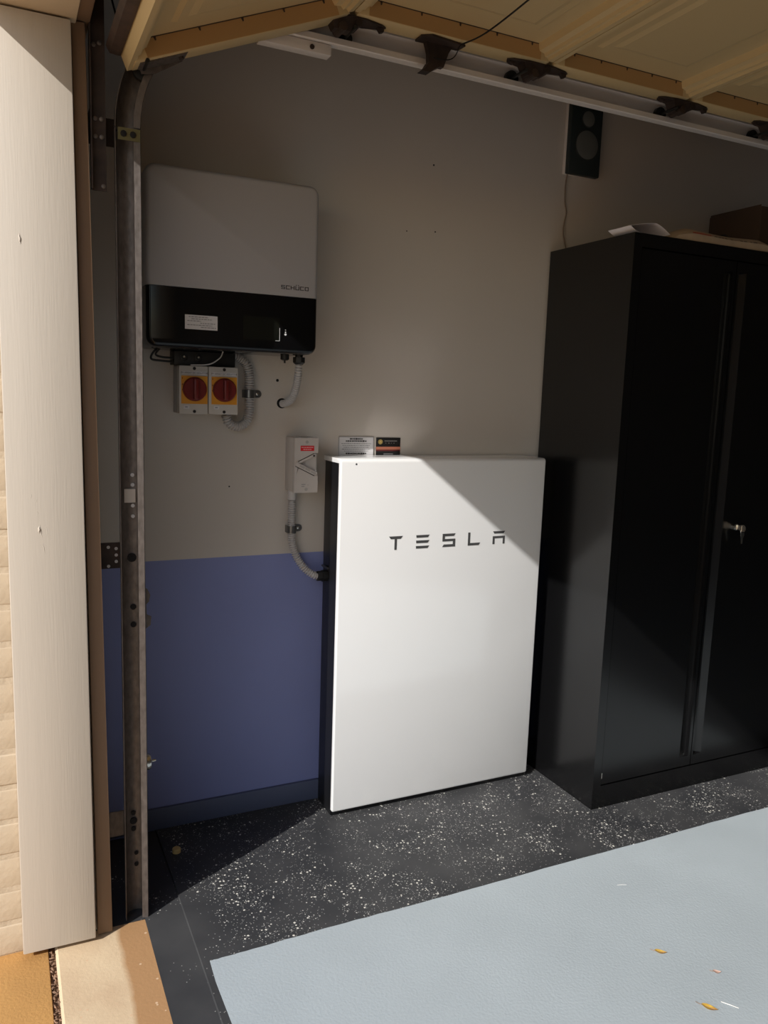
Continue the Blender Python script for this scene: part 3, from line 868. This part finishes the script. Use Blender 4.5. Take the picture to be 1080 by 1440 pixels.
for k in range(4):
    z = 0.42 + k * 0.36
    obj('shelf', G().box(CX0 + 0.002, CX1 - 0.002, CYF + 0.035, CYB - 0.002, z, z + 0.015), 'cabinet', cb, smooth=False)
def cab_door(side):
    # x profile of the door face with a full height finger channel by the meeting edge; side = -1 left door, +1 right door
    if side < 0:
        xp = [(CX0 + 0.0345, 0), (CM - 0.056, 0), (CM - 0.028, 0.017), (CM - 0.016, 0.017), (CM - 0.014, 0.0), (CM - 0.002, 0)]
    else:
        xp = [(CM + 0.002, 0), (CM + 0.010, 0), (CM + 0.012, 0.017), (CM + 0.024, 0.017), (CM + 0.048, 0), (CX1 - 0.0345, 0)]
    zs = [0.083, 0.118, 0.122, CH - 0.080, CH - 0.076, CH - 0.044]
    dep = [0, 0, 1, 1, 0, 0]
    gg = G(); nx = len(xp)
    vs_ = []
    yb = CYF + 0.022
    for zi, z in enumerate(zs):
        for (x, d) in xp:
            vs_.append((x, CYF + 0.0008 + d * dep[zi], z))
    fs = []
    for a in range(len(zs) - 1):
        for b in range(nx - 1):
            fs.append((a * nx + b, a * nx + b + 1, (a + 1) * nx + b + 1, (a + 1) * nx + b))
    off = len(vs_)
    xa, xb, za, zb = xp[0][0], xp[-1][0], zs[0], zs[-1]
    vs_ += [(xa, yb, za), (xb, yb, za), (xb, yb, zb), (xa, yb, zb)]
    fs.append((off, off + 3, off + 2, off + 1))
    fs.append(tuple(range(nx)) + (off + 1, off))
    top_ = (len(zs) - 1) * nx
    fs.append(tuple(top_ + i for i in range(nx)) + (off + 2, off + 3))
    fs.append(tuple(i * nx for i in range(len(zs))) + (off + 3, off))
    fs.append(tuple(i * nx + nx - 1 for i in range(len(zs))) + (off + 2, off + 1))
    gg.add(vs_, fs)
    return obj('door', gg, 'cabinet', cb, smooth=False)
cab_door(-1)
dr = cab_door(1)
lk = obj('lock', G().lathe((1.368, CYF + 0.0006, 0.938), (0, -1, 0), [(-0.001, 0.011), (0.004, 0.0115), (0.008, 0.0115), (0.0095, 0.009)], 20), 'chrome', dr)
kg = G()
kx, kz, ky = 1.372, 0.930, CYF - 0.024
kg.box(1.366, 1.370, CYF - 0.030, CYF - 0.009, 0.930, 0.946)
kg.lathe((1.368, CYF - 0.034, 0.938), (1, 0, 0), [(-0.001, 0.012), (0.001, 0.012)], 16)
obj('key', kg, 'chrome', dr)
k2 = G()
blade = [(1.3745 + dx * 1.0, 0.9145 + dz) for dx, dz in ((-.0075, .006), (0, .009), (.0075, .006), (.0085, -.002), (.004, -.011), (.0032, -.031), (-.0032, -.031), (-.004, -.011), (-.0085, -.002))]
k2.prism(blade, 1, CYF - 0.030, CYF - 0.0285)
k2.rings([((1.3745 + .009 * math.cos(a), CYF - .029, 0.926 + .009 * math.sin(a)), 0.0008) for a in [2 * PI * i / 20 for i in range(21)]], 6)
obj('spare_key', k2, 'chrome', dr)
obj('hinge_pin', G().cyl((CX0 + 0.0338, CYF - 0.001, 0.105), (CX0 + 0.0338, CYF - 0.001, 0.125), 0.0014, seg=8), 'chrome', cb)

# things on top of the cabinet
def sheet(fn, nu, nv, th):
    gg = G(); vs_ = []
    for s_ in (0, 1):
        for i in range(nu + 1):
            for j in range(nv + 1):
                p = fn(i / nu, j / nv)
                vs_.append((p[0], p[1], p[2] + s_ * th))
    W = nv + 1; off = (nu + 1) * W; fs = []
    for i in range(nu):
        for j in range(nv):
            a = i * W + j
            fs.append((a, a + 1, a + W + 1, a + W)); fs.append((off + a, off + a + W, off + a + W + 1, off + a + 1))
    for i in range(nu):
        fs.append((i * W, (i + 1) * W, off + (i + 1) * W, off + i * W)); fs.append((i * W + nv, off + i * W + nv, off + (i + 1) * W + nv, (i + 1) * W + nv))
    for j in range(nv):
        fs.append((j, off + j, off + j + 1, j + 1)); b0 = nu * W
        fs.append((b0 + j, b0 + j + 1, off + b0 + j + 1, off + b0 + j))
    return gg.add(vs_, fs)
CT = CH + 0.0003
pp = thing('folded_paper', 'folded sheets of white paper on the corner of the black cabinet', 'paper', (0.91, -0.34, CT))
def low(u, v):
    x = 0.815 + 0.165 * u; y = -0.412 + 0.10 * v
    return (x, y, CT + 0.0006 + 0.018 * max(0.0, 1 - u / 0.35) ** 2)
def upp(u, v):
    x = 0.815 + 0.160 * u; y = -0.412 + 0.10 * v
    z = CT + 0.0194 + 0.020 * u * (2 - u)
    if u > 0.62: z -= 0.030 * ((u - 0.62) / 0.38) ** 1.3
    return (x, y, z)
obj('lower_sheet', sheet(low, 10, 4, 0.0006), 'paper', pp)
obj('upper_sheet', sheet(upp, 14, 4, 0.0006), 'paper', pp)
bag = thing('printed_bag', 'flat cream bag with red and black print lying along the cabinet edge', 'bag', (1.25, -0.36, CT))
def bagtop(u, v):
    e = min(1.0, 6 * u, 6 * (1 - u)); f = math.sin(PI * (0.04 + 0.92 * v))
    return (0.985 + 0.47 * u, -0.421 + 0.115 * v, CT + 0.002 + (0.040 + 0.003 * math.sin(u * 9)) * max(0, e) ** 0.5 * f ** 0.35)
gg = G(); NU, NV = 30, 12; vs_ = []
for i in range(NU + 1):
    for j in range(NV + 1):
        vs_.append(bagtop(i / NU, j / NV))
for i in range(NU + 1):
    for j in range(NV + 1):
        p = bagtop(i / NU, j / NV); vs_.append((p[0], p[1], CT))
W = NV + 1; off = (NU + 1) * W; fs = []
for i in range(NU):
    for j in range(NV):
        a = i * W + j
        fs.append((a, a + W, a + W + 1, a + 1)); fs.append((off + a, off + a + 1, off + a + W + 1, off + a + W))
for i in range(NU):
    fs.append((i * W, off + i * W, off + (i + 1) * W, (i + 1) * W)); fs.append((i * W + NV, (i + 1) * W + NV, off + (i + 1) * W + NV, off + i * W + NV))
for j in range(NV):
    fs.append((j, j + 1, off + j + 1, off + j)); b0 = NU * W
    fs.append((b0 + j, off + b0 + j, off + b0 + j + 1, b0 + j + 1))
gg.add(vs_, fs)
obj('bag_body', gg, 'bag', bag)
def bagpatch(u0, u1, v0, v1, lift=0.0006, n_=8):
    q_ = G(); vv = []
    for i in range(n_ + 1):
        for j in range(3):
            p = bagtop(u0 + (u1 - u0) * i / n_, v0 + (v1 - v0) * j / 2)
            vv.append((p[0], p[1] - lift, p[2] + lift))
    q_.add(vv, [(i * 3 + j, (i + 1) * 3 + j, (i + 1) * 3 + j + 1, i * 3 + j + 1) for i in range(n_) for j in range(2)])
    return q_
obj('red_print', bagpatch(0.16, 0.33, 0.0, 0.035), 'bagred', bag)
q = G()
for (u0, u1) in ((.36, .385), (.395, .42), (.43, .445), (.455, .48), (.51, .53), (.60, .63), (.64, .67), (.70, .72), (.73, .77)):
    obj('black_letter', bagpatch(u0, u1, 0.002, 0.02, n_=3), 'ink', bag)
bx = thing('cardboard_box', 'dark brown cardboard box on the black cabinet behind the printed bag', 'box', (1.605, -0.145, CT))
obj('carton', G().box(1.541, 1.675, -0.259, -0.025, CT, CT + 0.197), 'cardboard', bx, bevel=0.002)
obj('flap', G().box(1.541, 1.5425, -0.255, -0.03, CT + 0.196, CT + 0.203), 'cardboard', bx)
cap = G(); NU, NV = 24, 8; vs_ = []
for j in range(NV + 1):
    for i in range(NU):
        a = 2 * PI * i / NU; t = j / NV
        rr = math.cos(t * PI / 2) ** 0.7
        wob = 1 + 0.08 * math.sin(3 * a + 1) + 0.05 * math.sin(5 * a)
        vs_.append((1.400 + 0.100 * rr * wob * math.cos(a), -0.235 + 0.050 * rr * wob * math.sin(a), CT + 0.080 * math.sin(t * PI / 2) * (1 + 0.06 * math.sin(2 * a))))
fs = [tuple(range(NU))[::-1]]
for j in range(NV):
    for i in range(NU):
        fs.append((j * NU + i, j * NU + (i + 1) % NU, (j + 1) * NU + (i + 1) % NU, (j + 1) * NU + i))
cap.add(vs_, fs)
tag(obj('cloth_bundle', cap, 'cloth', at=(1.400, -0.235, CT)), 'crumpled black cloth between the printed bag and the cardboard box', 'cloth')

# ------------------------------------------------------------------ wall speaker
sp = thing('wall_speaker', 'slim dark green-black speaker hung on the wall above the black cabinet', 'speaker', (0.925, 0, 2.12))
obj('back_plate', G().box(0.858, 0.985, -0.018, 0.0, 2.122, 2.368), 'trackwhite', sp, bevel=0.003)
obj('cabinet', G().box(0.855, 0.988, -0.040, -0.0185, 2.119, 2.372), 'speaker', sp, bevel=0.004)
w = obj('woofer', G().lathe((0.925, -0.040, 2.218), (0, -1, 0), [(-0.001, 0.0465), (0.003, 0.0465), (0.0042, 0.044), (0.0048, 0.02), (0.005, 0.0)], 32), 'cone', sp)
obj('surround', G().lathe((0.925, -0.0395, 2.218), (0, -1, 0), [(0, 0.050), (0.0025, 0.050), (0.003, 0.047)], 32), 'cone2', w)
w = obj('tweeter', G().lathe((0.925, -0.040, 2.302), (0, -1, 0), [(-0.001, 0.025), (0.003, 0.025), (0.0045, 0.018), (0.006, 0.0)], 28), 'cone', sp)
obj('surround', G().lathe((0.925, -0.0395, 2.302), (0, -1, 0), [(0, 0.028), (0.0025, 0.028), (0.003, 0.0255)], 28), 'cone2', w)
obj('speaker_wire', G().rings([(p, 0.0024) for p in smooth_path([(0.872, -0.012, 2.121), (0.872, -0.006, 2.08), (0.876, -0.004, 2.03), (0.884, -0.004, 2.0), (0.878, -0.004, 1.965), (0.876, -0.004, 1.93), (0.888, -0.006, 1.885), (0.894, -0.010, 1.862)], 8)], 6), 'cable', sp)

# ------------------------------------------------------------------ door track
XV, ZB, RB = -0.638, 1.922, 0.299
ZH = ZB + RB
tr = thing('door_track', 'galvanised door track rising by the jamb and bending into a white overhead rail', 'track', (XV, -0.37, -0.012))
PROF = [(0.012, -0.402), (0.026, -0.404), (0.028, -0.401)] + [(0.028 * math.cos(a), -0.383 + 0.026 * math.sin(a)) for a in [PI * i / 12 for i in range(13)]] + [(-0.028, -0.398)]
def sweep(stations, th=0.0018):
    """stations: (x, z, angle) angle from vertical; profile c axis points to the inside of the bend"""
    gg = G(); vs_ = []; n_ = len(PROF)
    # thick profile: offset points towards profile centre
    cc = (0.0, -0.392)
    inner = []
    for i, (c_, y) in enumerate(PROF):
        a = PROF[max(0, i - 1)]; b = PROF[min(n_ - 1, i + 1)]
        t = Vector((b[0] - a[0], b[1] - a[1])).normalized(); nn = Vector((-t.y, t.x))
        if nn.dot(Vector((cc[0] - c_, cc[1] - y))) < 0: nn = -nn
        inner.append((c_ + nn.x * th, y + nn.y * th))
    loop = PROF + inner[::-1]
    m_ = len(loop)
    for x, z, an in stations:
        nx, nz = math.cos(an), -math.sin(an)
        for c_, y in loop:
            vs_.append((x + nx * c_, y, z + nz * c_))
    fs = []
    for i in range(len(stations) - 1):
        for k in range(m_):
            fs.append((i * m_ + k, i * m_ + (k + 1) % m_, (i + 1) * m_ + (k + 1) % m_, (i + 1) * m_ + k))
    L = (len(stations) - 1) * m_
    for k in range(n_ - 1):
        fs.append((k, k + 1, m_ - 2 - k, m_ - 1 - k)); fs.append((L + k + 1, L + k, L + m_ - 1 - k, L + m_ - 2 - k))
    return gg.add(vs_, fs)
vt = obj('vertical_track', sweep([(XV, -0.012, 0), (XV, ZB - 0.004, 0)]), 'steel', tr)
obj('curved_track', sweep([(XV + RB - RB * math.cos(a), ZB + RB * math.sin(a), a) for a in [PI / 2 * i / 16 for i in range(17)]]), 'steel', tr)
ht = obj('overhead_track', sweep([(XV + RB + 0.002, ZH, PI / 2), (2.45, ZH, PI / 2)]), 'trackwhite', tr)
sp_ = obj('splice_plate', G().box(-0.335, -0.155, -0.396, -0.366, ZH - 0.0535, ZH - 0.0295), 'trackwhite', tr, bevel=0.001)
obj('bolt', G().lathe((-0.205, -0.396, ZH - 0.043), (0, -1, 0), [(-0.001, 0.006), (0.003, 0.006), (0.004, 0.004)], 8), 'darksteel', sp_)
obj('end_flare', G().prism([(-0.585, 2.098), (-0.552, 2.115), (-0.562, 2.082)], 1, -0.372, -0.370), 'trackwhite', tr, smooth=False)
# clip at the joint of the vertical and curved track
cl_ = obj('joint_clip', G().box(XV - 0.022, XV + 0.026, -0.4055, -0.4035, ZB - 0.030, ZB - 0.004), mat('yellowish zinc', (0.13, 0.115, 0.05), 0.5, metal=0.3), tr)
for dx in (-0.010, 0.010):
    obj('bolt', G().lathe((XV + dx, -0.4055, ZB - 0.017), (0, -1, 0), [(-0.001, 0.007), (0.003, 0.007), (0.004, 0.005)], 8), 'hole', cl_)
def hole(x, z, r_, mm='hole'):
    obj('bolt_hole', G().lathe((x, -0.3605, z), (0, -1, 0), [(-0.0005, r_), (0.0035, r_)], 10), mm, vt)
for x, z in ((-0.632, 1.137), (-0.632, 1.113), (-0.632, 1.062), (-0.632, 1.036)):
    hole(x, z, 0.0045, 'printwhite')
obj('square_slot', G().box(-0.652, -0.626, -0.3660, -0.3590, 1.070, 1.103), 'wall', vt, smooth=False)
for x, z, r_ in ((-0.636, 0.933, 0.011), (-0.634, 0.808, 0.007), (-0.634, 0.763, 0.007), (-0.640, 0.262, 0.006), (-0.640, 0.240, 0.009), (-0.640, 0.218, 0.006), (-0.634, 0.150, 0.005), (-0.634, 0.118, 0.005)):
    hole(x, z, r_)
# brackets that tie the track to the jamb
def bracket(z0, z1, m_='darksteel', holes=()):
    b = obj('jamb_bracket', G().box(-0.716, XV - 0.018, -0.3595, -0.3565, z0, z1).box(-0.7195, -0.7165, -0.4055, -0.3565, z0, z1), m_, tr, smooth=False)
    for (x, z) in holes:
        obj('bracket_hole', G().lathe((x, -0.3595, z), (0, -1, 0), [(-0.0003, 0.004), (0.0006, 0.004)], 10), 'printwhite', b)
bracket(0.908, 0.972, 'darksteel', ((-0.690, 0.961), (-0.672, 0.957), (-0.672, 0.941), (-0.672, 0.925), (-0.690, 0.914)))
bracket(1.885, 1.945)
bracket(0.205, 0.272, 'steel')
# steel angle on the jamb that carries the rail
an_ = obj('support_angle', G().box(-0.7165, -0.686, -0.412, -0.4085, 1.775, 2.60).box(-0.7195, -0.7165, -0.430, -0.4085, 1.775, 2.60), 'darksteel', tr, smooth=False)
for x, z in ((-0.709, 2.075), (-0.697, 2.08), (-0.708, 1.925), (-0.695, 1.925), (-0.708, 1.888), (-0.695, 1.888), (-0.693, 1.785)):
    obj('bolt', G().lathe((x, -0.412, z), (0, -1, 0), [(-0.001, 0.005), (0.002, 0.005), (0.003, 0.003)], 8), 'steel', an_)
# latch keeper and chrome bolt behind the track
obj('latch_keeper', G().prism([(-0.612, 0.862), (-0.600, 0.852), (-0.594, 0.838), (-0.597, 0.822), (-0.604, 0.814), (-0.603, 0.788), (-0.592, 0.782), (-0.594, 0.760), (-0.606, 0.752), (-0.612, 0.752)], 1, -0.372, -0.366), 'steel', tr, smooth=False)
kn = obj('lock_knob', G().lathe((-0.609, -0.366, 0.398), (1, 0, 0), [(-0.004, 0.020), (0.006, 0.0215), (0.012, 0.019), (0.016, 0.011), (0.0165, 0.004), (0.026, 0.003)], 18), 'chrome', tr)
# hanger of the overhead rail
obj('rail_hanger', G().box(1.60, 1.63, -0.358, -0.355, ZH, CEIL), 'darksteel', tr, smooth=False)
obj('rail_hanger', G().box(2.40, 2.43, -0.358, -0.355, ZH, CEIL), 'darksteel', tr, smooth=False)

# ------------------------------------------------------------------ sectional door, raised
YE, YW = -0.410, -0.466          # outer end and inner face of the end stile
YE2 = -3.13
ZD = 2.246
dd = thing('garage_door', 'cream sectional garage door rolled up overhead, its lowest section still tilted', 'door', (0.5, -1.77, 2.03))
A = Vector((-0.640, 0, 2.033)); B = Vector((-0.126, 0, ZD))
SECT = [(A, B), (B, Vector((0.455, 0, ZD))), (Vector((0.455, 0, ZD)), Vector((0.965, 0, ZD))), (Vector((0.965, 0, ZD)), Vector((1.50, 0, ZD)))]
for si, (p, q_) in enumerate(SECT):
    d = (q_ - p); L = d.length; d.normalize()
    nrm = Vector((-d.z, 0, d.x))
    def T(gl):
        out = G()
        out.f = list(gl.f)
        out.v = [tuple(p + d * v[0] + nrm * v[2] + Vector((0, v[1], 0))) for v in gl.v]
        return out
    e = 0.0012
    SK0, SK1 = 0.040, 0.044
    skin = G().box(e, L - e, YE2, YE, SK0, SK1)
    # embossed raised panels on the underside
    npan = 4
    pitch_ = (YE - YE2 - 0.10) / npan
    for k in range(npan):
        y1 = YE - 0.05 - k * pitch_ - 0.07; y0 = y1 - pitch_ + 0.12
        rings_ = [(0.0, SK0 + 0.0002), (0.010, SK0 - 0.006), (0.030, SK0 - 0.006), (0.045, SK0 - 0.010)]
        vs_ = []
        for ins, zz in rings_:
            x0, x1 = 0.095 + ins, L - 0.095 - ins
            vs_ += [(x0, y0 + ins, zz), (x1, y0 + ins, zz), (x1, y1 - ins, zz), (x0, y1 - ins, zz)]
        fs = [(12, 13, 14, 15)]
        for i in range(3):
            for j in range(4):
                fs.append((i * 4 + j, i * 4 + (j + 1) % 4, (i + 1) * 4 + (j + 1) % 4, (i + 1) * 4 + j))
        skin.add(vs_, fs)
    so = obj('section', T(skin), 'door', dd, smooth=False)
    # stiles at both ends
    for (ya, yb) in ((YW, YE), (YE2, YE2 + 0.056)):
        obj('stile', T(G().box(0.012, L - 0.012, ya, yb, 0.0, SK0)), 'door', so, bevel=0.0012)
    obj('stile_web', T(G().box(0.040, L - 0.040, YW - 0.0012, YW - 0.0002, 0.0015, SK0 - 0.001)), 'door_web', so, smooth=False)['label'] = 'brown inner face of the end stile'
    for k in range(5):
        s_ = 0.07 + (L - 0.14) * k / 4
        obj('crimp', T(G().prism([(s_ - .003, SK0 - .001), (s_ + .003, SK0 - .001), (s_ + .0015, SK0 - .009), (s_ - .0015, SK0 - .009)], 1, YW - 0.0022, YW - 0.0013)), 'seal', so, smooth=False)
    obj('painted_gap_shade', T(G().box(0.04, L - 0.04, YW - 0.0022, YW - 0.0013, SK0 - 0.002, SK0)), 'seal', so, smooth=False)  # solid dark strip painted as the shade where stile meets skin
    # rails at both long edges with a stepped profile
    for s0, sg_ in ((e, 1), (L - e, -1)):
        pf = [(0, 0.002), (0.014, 0.002), (0.017, 0.010), (0.026, 0.010), (0.029, 0.018), (0.044, 0.022), (0.048, SK0), (0, SK0)]
        pf = [(s0 + sg_ * a, b) for a, b in pf]
        obj('rail', T(G().prism(pf, 1, YE2 + 0.056, YW - 0.0012 if si or sg_ < 0 else YE)), 'door', so, smooth=False)
    if si == 0:
        bs = obj('bottom_seal', T(G().prism([(-0.001, 0.032), (-0.001, 0.062), (-0.012, 0.066), (-0.024, 0.058), (-0.022, 0.042), (-0.008, 0.034)], 1, YE2, YE - 0.005)), 'seal', so, smooth=False)
        bo = G().prism([(0.030, -0.003), (0.130, -0.003), (0.136, 0.0), (0.024, 0.0)], 1, YW + 0.012, YE - 0.001)
        bb = obj('bottom_bracket', T(bo), 'steel', so, smooth=False)
        obj('bracket_plate', T(G().prism([(0.030, -0.010), (0.060, -0.016), (0.130, -0.004), (0.132, 0.016), (0.030, 0.016)], 1, YE - 0.001, YE + 0.0015)), 'steel', so, smooth=False)
        obj('bolt', T(G().cyl((0.120, YE - 0.03, -0.008), (0.120, YE - 0.03, -0.002), 0.006, seg=8)), 'darksteel', so)
# hinges and rollers
def hinge_geom():
    q = G()
    # pointed leaf plate under the stiles
    leaf = [(-0.100, -0.003), (-0.092, 0.012), (-0.045, 0.024), (0.045, 0.024), (0.088, 0.010), (0.098, -0.004), (0.085, -0.012), (0.04, -0.022), (-0.04, -0.022), (-0.085, -0.014)]
    q.prism(leaf, 2, -0.005, -0.001)
    q.add([(-0.052, -0.020, -0.005), (0.032, -0.020, -0.005), (0.032, 0.020, -0.005), (-0.052, 0.020, -0.005),
           (-0.040, -0.012, -0.034), (0.000, -0.012, -0.034), (0.000, 0.014, -0.034), (-0.040, 0.014, -0.034)],
          [(0, 3, 2, 1), (4, 5, 6, 7), (0, 1, 5, 4), (1, 2, 6, 5), (2, 3, 7, 6), (3, 0, 4, 7)])
    q.cyl((-0.022, -0.026, -0.030), (-0.022, 0.022, -0.030), 0.011, seg=12)
    q.cyl((0.018, -0.024, -0.014), (0.018, 0.022, -0.014), 0.009, seg=12)
    q.prism([(-0.094, -0.004), (-0.072, -0.004), (-0.080, -0.012), (-0.092, -0.010)], 1, -0.006, 0.006)
    q.prism([(0.074, -0.004), (0.094, -0.004), (0.092, -0.014), (0.084, -0.016)], 1, -0.006, 0.006)
    return q
hsrc = None
for x in (-0.126, 0.430, 0.962, 1.36):
    if hsrc is None:
        hsrc = obj('hinge', hinge_geom(), 'darksteel', None, smooth=False); hsrc.parent = dd
        h_ = hsrc
        rsrc = obj('roller', G().lathe((0, 0, 0), (0, 1, 0), [(-0.007, 0.012), (-0.006, 0.0205), (0.006, 0.0205), (0.007, 0.012)], 20).cyl((0, -0.075, 0), (0, 0.004, 0), 0.0045, seg=8), 'black', None); rsrc.parent = dd
        r_ = rsrc
    else:
        h_ = inst(hsrc, dd, (0, 0, 0)); r_ = inst(rsrc, dd, (0, 0, 0))
    h_.location = Vector((x, -0.432, ZD)) - dd.location
    rx = {-0.126: -0.118, 0.430: 0.378, 0.962: 0.918, 1.36: 1.316}[x]
    r_.location = Vector((rx, -0.385, ZH - 0.003)) - dd.location
r_ = inst(rsrc, dd, Vector((-0.604, -0.392, 2.046)) - dd.location)
# mid-section strap bracket with the pull cord tied to it
mb = G()
mb.prism([(0.066, -0.445), (0.090, -0.462), (0.192, -0.450), (0.188, -0.418), (0.066, -0.412)], 2, ZD - 0.006, ZD - 0.001)
mb.prism([(0.090, ZD - 0.006), (0.166, ZD - 0.006), (0.156, ZD - 0.022), (0.143, ZD - 0.058), (0.100, ZD - 0.058), (0.098, ZD - 0.030)], 1, -0.428, -0.412)
mb.prism([(0.100, ZD - 0.052), (0.143, ZD - 0.052), (0.118, ZD - 0.066), (0.104, ZD - 0.077), (0.078, ZD - 0.077), (0.090, ZD - 0.068)], 1, -0.430, -0.405)
obj('strap_bracket', mb, 'darksteel', dd, smooth=False)
obj('pull_cord', G().rings([(p, 0.0021) for p in smooth_path([(0.178, -0.446, ZD - 0.004), (0.160, -0.60, 2.212), (0.132, -0.83, 2.195), (0.09, -1.2, 2.18), (0.03, -1.7, 2.20)], 6)], 6), 'hole', dd)
obj('pull_cord', G().rings([(p, 0.0014) for p in smooth_path([(0.178, -0.446, ZD - 0.004), (0.168, -0.440, ZD - 0.03), (0.150, -0.433, ZD - 0.040), (0.110, -0.431, ZD - 0.042)], 6)], 6), 'hole', dd)
obj('lift_cable', G().rings([(p, 0.0022) for p in [Vector((-0.632, -0.395, 2.05)), Vector((-0.668, -0.375, 2.20)), Vector((-0.675, -0.36, 2.50))]], 6), 'hole', dd)

# ------------------------------------------------------------------ small things on the floor
def leaf(x, y, L, Wd, ang, label, m_, curl=0.3):
    t = thing('fallen_leaf', label, 'leaf', (x, y, 0.0008))
    q = G(); n_ = 10; vs_ = []
    ca, sa = math.cos(ang), math.sin(ang)
    for s_ in (0, 1):
        for i in range(n_ + 1):
            u = i / n_
            w_ = Wd * math.sin(PI * u ** 0.8) * 0.5
            for j in (-1, -0.5, 0, 0.5, 1):
                lx, ly = (u - 0.5) * L, j * w_
                lz = 0.0006 + abs(j) * w_ * curl + 0.004 * (2 * u - 1) ** 2 + s_ * 0.0004
                vs_.append((x + lx * ca - ly * sa, y + lx * sa + ly * ca, 0.0008 + lz))
    W_ = 5; off = (n_ + 1) * W_; fs = []
    for i in range(n_):
        for j in range(4):
            a = i * W_ + j
            fs.append((a, a + W_, a + W_ + 1, a + 1)); fs.append((off + a, off + a + 1, off + a + W_ + 1, off + a + W_))
    q.add(vs_, fs)
    bl = obj('blade', q, m_, t)
    st_ = [(x + s_ * ca, y + s_ * sa, 0.003 + (0.002 if s_ < -L * .6 else 0)) for s_ in (-L * 0.85, -L * 0.5, L * 0.3)]
    obj('stem', G().rings([(p, 0.0006) for p in smooth_path(st_, 4)], 5), 'litter', t)
leaf(0.523, -1.045, 0.030, 0.014, -0.70, 'small yellow leaf with dark rim lying on the grey floor', 'leaf')
leaf(0.490, -1.229, 0.036, 0.016, -0.95, 'larger yellow-brown leaf with long stem lying on the grey floor', 'leaf')
leaf(0.598, -1.152, 0.020, 0.012, -0.6, 'small pale pinkish leaf lying on the grey floor', 'leaf2')
tag(obj('twig', G().rings([((0.530, -1.225, 0.0016), 0.0007), ((0.541, -1.240, 0.0018), 0.0009), ((0.552, -1.256, 0.0016), 0.0006)], 6), 'twig', at=(0.541, -1.24, 0.0008)), 'thin straight pale twig lying on the grey floor near the yellow-brown leaf', 'twig')
tag(obj('splinter', G().rings([((0.614, -0.786, 0.0014), 0.0005), ((0.627, -0.789, 0.0016), 0.0006), ((0.640, -0.795, 0.0014), 0.0004)], 6), 'twig', at=(0.627, -0.79, 0.0008)), 'bent pale splinter lying on the grey floor near its black border', 'twig')
tag(obj('bottle_cap', G().lathe((-0.491, -0.153, 0.0), (0, 0, 1), [(0.0, 0.0125), (0.010, 0.0125), (0.0125, 0.0105), (0.013, 0.0)], 20), 'tan_cap', at=(-0.491, -0.153, 0)), 'small round tan cap on the shaded black floor by the track', 'cap')
